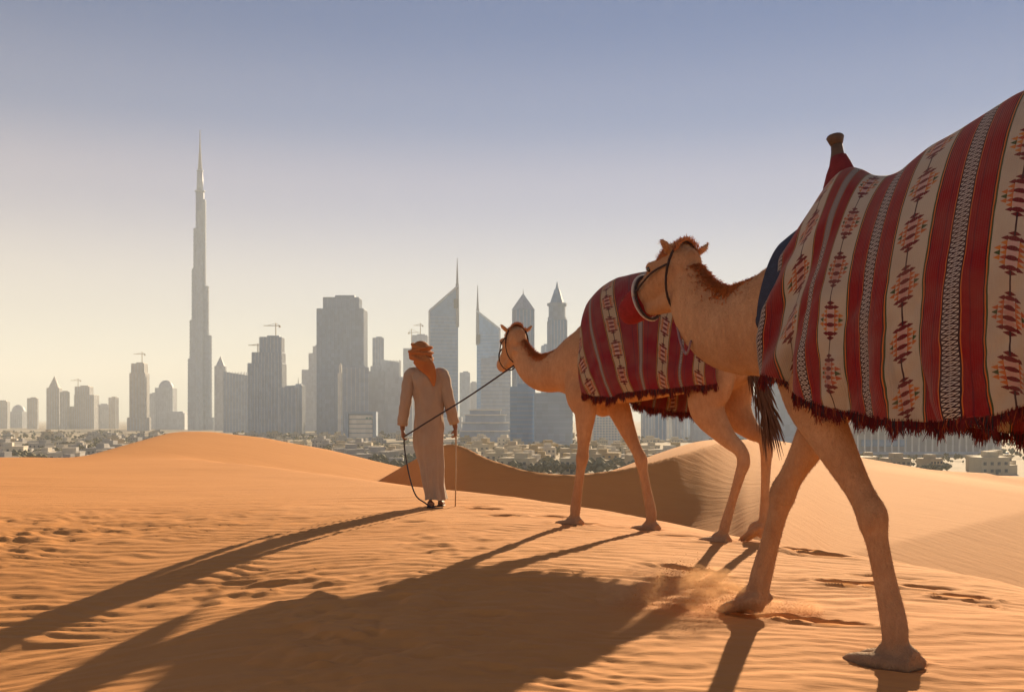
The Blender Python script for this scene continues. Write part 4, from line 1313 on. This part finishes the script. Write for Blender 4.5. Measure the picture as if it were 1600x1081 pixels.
def halter(label, root_loc, heading, H, muzzle):
    r = empty('halter', root_loc, heading, label, 'halter', 'halters on the camels')
    m = MB(); V, F = head_ring(H, .0, .122, -.198, .106, lean=-.075, tall=.020, thick=.009); m.add(V, F); m.build('throat_strap', LEATHER, r, True)
    m = MB(); V, F = head_ring(H, .30, .068, -.165, .080, tall=.02, thick=.010); m.add(V, F); m.build('nose_strap', LEATHER, r, True)
    for s in (-1, 1):
        m = MB(); m.tube(catmull([H(.30, s * .076, -.02), H(.2, s * .094, .0), H(.09, s * .112, .01), H(-.02, s * .108, .01)], 4).tolist(), [.006] * 13, 6); m.build('cheek_strap', LEATHER, r, True)
    if muzzle:
        mz = MB()
        st = [(.31, -.045, .082, .114), (.36, -.05, .078, .106), (.42, -.056, .074, .098), (.48, -.062, .064, .084), (.52, -.066, .048, .062), (.545, -.068, .022, .03)]
        A = catmull(st, 3)
        latv = (H(0, 1, 0) - H(0, 0, 0)).normalized()
        mz.tube([H(q[0], 0, q[1]) for q in A], [(q[2], q[3]) for q in A], 22, lat=latv)
        o = mz.build('muzzle_cover', REDNET, r, True)
        m = MB(); V, F = head_ring(H, .315, .073, -.163, .087, tall=.026, thick=.008); m.add(V, F); m.build('white_band', WHITEWEB, r, True)
    return r
HB1 = halter('dark halter with red muzzle cover on the near camel\'s head', O1, math.pi - THETA1, H1, True)
HB2 = halter('plain dark halter on the front camel\'s small distant head', O2, math.pi - THETA2, H2, False)

def W1(v): return to_world(O1, THETA1, v.x, v.y, v.z)
def W2(v): return to_world(O2, THETA2, v.x, v.y, v.z)

# loose loop of cord under the near camel's chin
a = W1(H1(.06, .03, -.20)); b = W1(Vector((1.12, .10, 1.42)))
pts = catmull([tuple(a), tuple(a.lerp(b, .3) + Vector((-.01, 0, -.09))), tuple(a.lerp(b, .65) + Vector((0, 0, -.13))), tuple(b)], 8)
m = MB(); m.tube(pts.tolist(), [.007] * len(pts), 6)
tag(m.build('cord_loop', CORDL, None, True), 'mauve cord hanging in a loop under the near camel\'s chin', 'cord')

# ------------------------------------------------------------------ the man
SKIN = plain('tanned_skin', (0.22, 0.11, 0.065), .6, .15, 30)
HAIR = plain('black_hair', (0.02, 0.015, 0.012), .6, .3, 60)
SANDAL = plain('dark_sandal', (0.06, 0.045, 0.04), .7, .3, 40)
def robe_material():
    t = NT('dusty_beige_robe')
    p = t.coord('Object')
    n = t.noise(p, 7, 4); f = t.noise(t.scaled(p, (30, 30, 5)), 1.0, 4)
    c = t.mix(n, (0.33, 0.25, 0.18), (0.45, 0.35, 0.26))
    c = t.mix(t.m('MULTIPLY', f, .35), c, (0.22, 0.155, 0.11))
    t.col(c).rough(.9).spec(.12)
    t.b.inputs['Sheen Weight'].default_value = .2
    t.normal(t.bump(f, .35, .02, t.bump(t.noise(p, 300, 2), .2, .002)))
    return t.mat
ROBE = robe_material()
def scarf_material():
    t = NT('orange_checked_headscarf')
    p = t.coord('Object')
    n = t.noise(p, 14, 3)
    ch = t.new('ShaderNodeTexChecker'); ch.inputs['Scale'].default_value = 70; t.l.new(p, ch.inputs['Vector'])
    c = t.mix(n, (0.52, 0.23, 0.075), (0.34, 0.11, 0.04))
    c = t.mix(t.m('MULTIPLY', ch.outputs['Fac'], .35), c, (0.16, 0.045, 0.025))
    t.col(c).rough(.9).spec(.1); t.normal(t.bump(t.noise(p, 60, 3), .3, .01))
    return t.mat
SCARF = scarf_material()

mg = on_ground(680, 793, 12.0)
MAN = Vector((mg.x, mg.y, ground(mg.x, mg.y) - .004))
MK = mg.y / FPX                      # metres per pixel where he stands
man = empty('person', MAN, 0.0, 'man in a dusty beige robe and orange headscarf leading the camels, seen from behind', 'person')

# body: head, neck, hands, feet and the limbs under the robe, one skin
def fingers(m, wrist, down, fwd, side, curl):
    """palm and five fingers; down = along the hand, fwd = towards the knuckles' curl, side = thumb side"""
    down, fwd, side = Vector(down).normalized(), Vector(fwd).normalized(), Vector(side).normalized()
    w = Vector(wrist)
    m.tube([w - down * .03, w + down * .01, w + down * .05, w + down * .085], [(.026, .020), (.032, .018), (.040, .017), (.038, .015)], 12, lat=side)
    for k, (off, L_) in enumerate(((.028, .060), (.010, .070), (-.009, .066), (-.027, .052))):
        b = w + down * .075 + side * off
        c = curl
        p1 = b + (down * math.cos(c * .4) + fwd * math.sin(c * .4)) * L_ * .45
        p2 = p1 + (down * math.cos(c * 1.1) + fwd * math.sin(c * 1.1)) * L_ * .33
        p3 = p2 + (down * math.cos(c * 1.9) + fwd * math.sin(c * 1.9)) * L_ * .28
        m.tube([b - down * .02, b, p1, p2, p3], [.0095, .0095, .009, .0085, .006], 8)
    b = w + down * .02 + side * .03
    p1 = b + (down * .7 + side * .45 + fwd * .4).normalized() * .038
    p2 = p1 + (down * .6 + fwd * .8).normalized() * .03
    m.tube([b - side * .01, b, p1, p2], [.012, .0115, .010, .007], 8)

bm_ = MB()
HC = Vector((-.155, .01, 1.655))
bm_.ball(HC + Vector((0, .012, .015)), (.076, .096, .105), 18, 12)
bm_.ball(HC + Vector((-.008, .055, -.055)), (.058, .055, .062), 14, 10)       # jaw, facing away
bm_.ball(HC + Vector((-.012, .110, -.012)), (.013, .022, .022), 10, 8)         # nose
for s in (-1, 1): bm_.ball(HC + Vector((s * .076, .0, -.008)), (.012, .022, .032), 10, 8)
bm_.tube([(-.12, -.005, 1.42), (-.135, 0, 1.50), (-.148, .005, 1.60)], [(.07, .065), (.056, .056), (.055, .055)], 14)
bm_.tube([(-.085, 0, .75), (-.08, 0, .95), (-.075, 0, 1.15), (-.09, 0, 1.35), (-.105, 0, 1.46)], [(.11, .075), (.11, .072), (.115, .075), (.13, .075), (.09, .055)], 18, lat=(1, 0, 0))
AL = [(-.265, -.005, 1.415), (-.315, -.03, 1.14), (-.352, .02, .89), (-.352, .028, .84)]
AR = [(.085, -.005, 1.405), (.150, -.03, 1.13), (.205, .03, .91), (.215, .035, .86)]
for A_ in (AL, AR):
    bm_.tube([(-.10, 0, 1.42)] + A_, [.06, .056, .043, .030, .027], 12)
fingers(bm_, AL[3], (.02, .05, -1), (.9, .35, .0), (.25, -.9, 0), 1.25)
fingers(bm_, AR[3], (.02, .05, -1), (-.9, .3, .0), (-.25, -.9, 0), 1.35)
LEGJ = [((-.14, 0, .80), (-.06, .03, .45), (-.05, -.03, .10)), ((-.02, .0, .80), (.04, .10, .46), (.05, .16, .12))]
for hp, kn, an in LEGJ:
    bm_.tube([hp, ((hp[0] + kn[0]) / 2, (hp[1] + kn[1]) / 2, (hp[2] + kn[2]) / 2), kn, ((kn[0] + an[0]) / 2, (kn[1] + an[1]) / 2 - .015, (kn[2] + an[2]) / 2), an], [.070, .062, .048, .042, .034], 14)
    gzz = ground(MAN.x + an[0], MAN.y + an[1]) - MAN.z
    bm_.tube([(an[0], an[1] - .055, gzz + .035), (an[0], an[1] + .0, gzz + .048), (an[0], an[1] + .09, gzz + .035), (an[0], an[1] + .165, gzz + .024)], [(.03, .03), (.034, .038), (.042, .026), (.036, .016)], 12, lat=(1, 0, 0))
body = link('body', remeshed('body', bm_, .0075, 3, .5), SKIN, man, True)

# robe: skirt, trunk and sleeves as one cloth
rb = MB()
RINGS = [(.095, .006, .04, .122, .16), (.14, .002, .035, .119, .150), (.25, -.018, .025, .124, .135), (.43, -.038, .02, .142, .13), (.58, -.058, .01, .160, .128), (.70, -.07, .0, .172, .128), (.90, -.066, -.005, .172, .122), (1.10, -.062, -.005, .170, .118),
         (1.28, -.075, -.005, .186, .122), (1.38, -.085, -.005, .200, .118), (1.44, -.095, -.005, .190, .102), (1.485, -.11, -.003, .135, .082), (1.52, -.125, 0, .080, .070), (1.545, -.13, 0, .066, .064)]
nr = 72; RINGS = [(z_, cx_, cy_, rx_ * (.93 if z_ < 1.35 else .97), ry_) for z_, cx_, cy_, rx_, ry_ in RINGS]; zz = catmull(RINGS, 9)
G = np.zeros((len(zz), nr, 3))
ang = np.linspace(0, 2 * math.pi, nr, endpoint=False)
for i, q in enumerate(zz):
    z, cx, cy, rx, ry = q
    low = float(np.clip((1.0 - z) / 1.0, 0, 1)); up = float(np.clip((z - .9) / .4, 0, 1)) * float(np.clip((1.5 - z) / .1, 0, 1))
    fo = 1 + low * (.10 * np.sin(ang * 5 + 2.2 + z * 2.4) + .085 * np.sin(ang * 9 + 1 - z * 4.2)) + up * (.05 * np.sin(ang * 7 + z * 13) + .03 * np.sin(ang * 4 - z * 21))
    fo = fo + .17 * (fbm(ang * 1.9 + 5 + z * 1.5, ang * 0 + z * 6.0 - .5 * ang, 3, 8) - .5)
    G[i, :, 0] = cx + rx * fo * np.cos(ang); G[i, :, 1] = cy + ry * fo * np.sin(ang)
    G[i, :, 2] = z + (.010 * np.sin(ang * 3 + 1) if i < 3 else 0)
robe = link('robe', grid_mesh('robe', G, True), ROBE, man, True)
sm = robe.modifiers.new('t', 'SOLIDIFY'); sm.thickness = .007; sm.offset = -1
for A_, nm in ((AL, 'sleeve'), (AR, 'sleeve')):
    pts = catmull([(A_[0][0] * .62 - .035, 0, 1.415)] + A_[:3], 8)
    nrm = 26; S = np.zeros((len(pts), nrm, 3)); an2 = np.linspace(0, 2 * math.pi, nrm, endpoint=False)
    for i, p in enumerate(pts):
        f = i / (len(pts) - 1)
        t = Vector(pts[min(i + 1, len(pts) - 1)] - pts[max(i - 1, 0)]).normalized()
        L_ = Vector((0, 1, 0)); L_ = (L_ - t * L_.dot(t)).normalized(); N_ = t.cross(L_)
        r = np.interp(f, [0, .2, .55, 1], [.075, .078, .064, .056])
        w = r * (1 + .05 * np.sin(an2 * 3 + f * 14) * f + .05 * np.sin(f * 46 + an2 * 1.0) * (f > .25))
        for k in range(nrm):
            S[i, k] = np.array(Vector(p) + L_ * float(w[k] * math.cos(an2[k])) + N_ * float(w[k] * math.sin(an2[k])))
    so = link('sleeve', grid_mesh('sleeve', S, True), ROBE, robe, True)
    mm = so.modifiers.new('t', 'SOLIDIFY'); mm.thickness = .006; mm.offset = -1

# headscarf: wound cloth with rolls, and a tail down the back
sc = MB()
sc.ball(HC + Vector((0, -.005, .03)), (.102, .118, .108), 22, 14)
for k, (dz, rr, tl, ph) in enumerate(((.045, .108, .25, 0), (.015, .116, -.2, 1.2), (-.03, .112, .35, 2.1), (.075, .09, -.3, .6), (-.065, .104, .15, 3))):
    ring = []
    for j in range(25):
        a = 2 * math.pi * j / 24
        ring.append(HC + Vector((rr * math.cos(a), -.005 + rr * 1.1 * math.sin(a), dz + .03 * tl * math.cos(a + ph) * 3)))
    sc.tube(ring, [(.024 + .006 * math.sin(j * 1.7 + k), .017) for j in range(25)], 8, cap=False)
tailp = catmull([(-.19, -.10, 1.60, .065, .035), (-.13, -.125, 1.56, .085, .04), (-.07, -.135, 1.50, .080, .034), (-.03, -.14, 1.43, .055, .024), (-.012, -.142, 1.35, .03, .014), (-.005, -.14, 1.30, .012, .008)], 4)
sc.tube([tuple(q[:3]) for q in tailp], [(q[3], q[4]) for q in tailp], 14, lat=(.8, 0, .6))
rolls = catmull([(-.24, -.06, 1.63, .03, .028), (-.18, -.13, 1.585, .034, .03), (-.10, -.14, 1.555, .034, .03), (-.045, -.10, 1.57, .03, .028), (-.04, -.02, 1.60, .028, .026)], 4)
sc.tube([tuple(q[:3]) for q in rolls], [(q[3], q[4]) for q in rolls], 10)
link('headscarf', remeshed('headscarf', sc, .0075, 2, .4), SCARF, man, True)
for hp, kn, an in LEGJ:
    gzz = ground(MAN.x + an[0], MAN.y + an[1]) - MAN.z
    m = MB(); m.tube([(an[0], an[1] - .075, gzz + .010), (an[0], an[1] + .0, gzz + .010), (an[0], an[1] + .09, gzz + .010), (an[0], an[1] + .185, gzz + .010)], [(.034, .010), (.040, .011), (.048, .010), (.030, .009)], 12, lat=(1, 0, 0)); m.build('sandal', SANDAL, man, True)

# lead rope from the man's left hand to the front camel's chin, its slack end at his feet
hand = MAN + Vector((AL[3][0] + .015, AL[3][1] + .02, AL[3][2] - .075))
chin = W2(H2(.05, 0, -.205))
mid = MAN + Vector((-.05, -.20, 1.04))
def sagline(a, b, n, sag):
    return [tuple(a.lerp(b, i / n) + Vector((0, 0, -sag * math.sin(math.pi * i / n)))) for i in range(n + 1)]
pts = sagline(hand, chin, 26, .02)
pts = [tuple(Vector(p) + Vector((0, -.20 * math.exp(-((Vector(p) - mid).length / .35) ** 2), 0))) for p in pts]
rp = empty('lead_rope', hand, 0.0, 'dark rope running from the man\'s left hand to the front camel\'s chin', 'rope')
m = MB(); m.tube([tuple(Vector(p) - hand) for p in pts], [.0085] * len(pts), 7); m.build('taut_line', CORD, rp, True)
g2 = Vector((MAN.x - .075, MAN.y - .16, 0)); g2.z = ground(g2.x, g2.y) + .012
sl = catmull([tuple(hand), tuple(hand + Vector((.01, -.05, -.14))), tuple(hand + Vector((.07, -.14, -.42))), tuple(hand + Vector((.14, -.17, -.62))), tuple(g2 + Vector((-.02, 0, .05))), tuple(g2 + Vector((.06, -.03, .0))), tuple(g2 + Vector((.17, .0, .0)))], 6)
m = MB(); m.tube([tuple(Vector(p) - hand) for p in sl], [.008] * len(sl), 7); m.build('slack_end', CORD, rp, True)

# walking stick in his right hand
CANE = plain('pale_cane', (0.42, 0.31, 0.20), .7, .2, 40)
rh = MAN + Vector((AR[3][0] + .005, AR[3][1] + .02, AR[3][2] - .06))
ft = Vector((rh.x - .01, rh.y + .05, 0)); ft.z = ground(ft.x, ft.y) + .005
m = MB(); m.tube([tuple(ft), tuple(ft.lerp(rh, .5) + Vector((.004, 0, 0))), tuple(rh), tuple(rh + Vector((0, -.01, .10)))], [.0065, .008, .009, .0095], 8)
tag(m.build('walking_stick', CANE, None, True), 'thin pale walking stick in the man\'s right hand', 'stick')

# ------------------------------------------------------------------ sand thrown up by the near camel's forefoot
def spray():
    rg = np.random.default_rng(5)
    f = to_world(O1, THETA1, .93, -.165)
    V = []; F = []
    def grains(n, centre_fn, s0, s1):
        for i in range(n):
            c = centre_fn()
            s = rg.uniform(s0, s1)
            d = rg.normal(0, 1, (4, 3)); d /= np.linalg.norm(d, axis=1)[:, None]
            o = len(V)
            for k in range(4): V.append(tuple(c + d[k] * s))
            F.extend([(o, o + 1, o + 2), (o, o + 3, o + 1), (o + 1, o + 3, o + 2), (o, o + 2, o + 3)])
    g0 = np.array([f.x, f.y, ground(f.x, f.y)])
    back = np.array([math.cos(THETA1), -math.sin(THETA1), 0]); left = np.array([-1.0, .35, 0]); left /= np.linalg.norm(left)
    def plume():
        t = rg.beta(1.3, 1.6); w = rg.normal(0, .09 + .10 * t)
        p = g0 + left * (.06 + .62 * t) + np.array([.35, .95, 0]) * w
        h = abs(rg.normal(0, .04)) + .20 * math.sin(math.pi * min(1, t * .9 + .08)) * rg.random() ** 1.4
        return np.array([p[0], p[1], ground_c(p[0], p[1]) + h])
    def plume2():
        t = rg.random(); a = rg.normal(0, .10)
        p = g0 + np.array([.9, .25, 0]) * (.08 + .35 * t) + np.array([0, 1, 0]) * a
        return np.array([p[0], p[1], ground_c(p[0], p[1]) + abs(rg.normal(0, .05)) * (1 - .6 * t)])
    gcz = {}
    def ground_c(x, y):
        k = (round(x / .06), round(y / .06))
        if k not in gcz: gcz[k] = ground(x, y)
        return gcz[k]
    grains(15000, plume, .0010, .0028)
    grains(500, plume, .0035, .007)
    grains(4000, plume2, .0010, .0026)
    o = link('sand_spray', mesh_np('sand_spray', np.array(V), F), SAND)
    tag(o, 'loose sand kicked up round the near camel\'s far forefoot', 'sand', kind='stuff')
spray()

def dust_puff():
    f = to_world(O1, THETA1, .93, -.165)
    rnd = random.Random(3)
    m = MB()
    for i in range(16):
        t = rnd.random()
        x = f.x - .02 - .72 * t; y = f.y + .22 * t + rnd.uniform(-.12, .12)
        r = rnd.uniform(.09, .16) * (1.15 - .4 * t)
        m.ball((x, y, ground(x, y) + r * .55 + .10 * math.sin(math.pi * t) * rnd.random()), (r * 1.25, r, r * .8), 12, 8)
    for i in range(5):
        t = rnd.random(); x = f.x + .05 + .30 * t; y = f.y + .08 * t
        r = rnd.uniform(.05, .08); m.ball((x, y, ground(x, y) + r * .5), (r * 1.5, r, r * .8), 12, 8)
    me = remeshed('dust_puff', m, .022, 4, .5)
    t = NT('sunlit_dust'); t.n.remove(t.b)
    v = t.new('ShaderNodeVolumePrincipled')
    v.inputs['Color'].default_value = (0.88, 0.54, 0.29, 1)
    v.inputs['Anisotropy'].default_value = .3
    n = t.noise(t.scaled(t.pos(), (7, 12, 14)), 1.0, 5, .7)
    den = t.m('MULTIPLY', t.m('MAXIMUM', t.m('SUBTRACT', n, .47), 0.0), 30.0)
    t.put(v.inputs['Density'], den)
    t.l.new(v.outputs[0], t.out.inputs['Volume'])
    o = link('dust_puff', me, t.mat)
    tag(o, 'puff of sunlit dust round the near camel\'s far forefoot', 'dust', kind='stuff')
dust_puff()
# ------------------------------------------------------------------ the hazy air
def haze():
    t = NT('haze_air')
    t.n.remove(t.b)
    v = t.new('ShaderNodeVolumePrincipled')
    v.inputs['Color'].default_value = (0.85, 0.935, 0.99, 1)
    v.inputs['Density'].default_value = HAZE_DENSITY
    v.inputs['Anisotropy'].default_value = 0.0
    t.l.new(v.outputs[0], t.out.inputs['Volume'])
    m = MB(); m.box((0, 0, (880 - 33) / 2), (40400, 40400, 880 + 33))
    o = m.build('haze', t.mat)
    tag(o, 'pale warm haze filling the air over the whole place', 'haze', kind='stuff')
HAZE_DENSITY = 1.15e-4
haze()
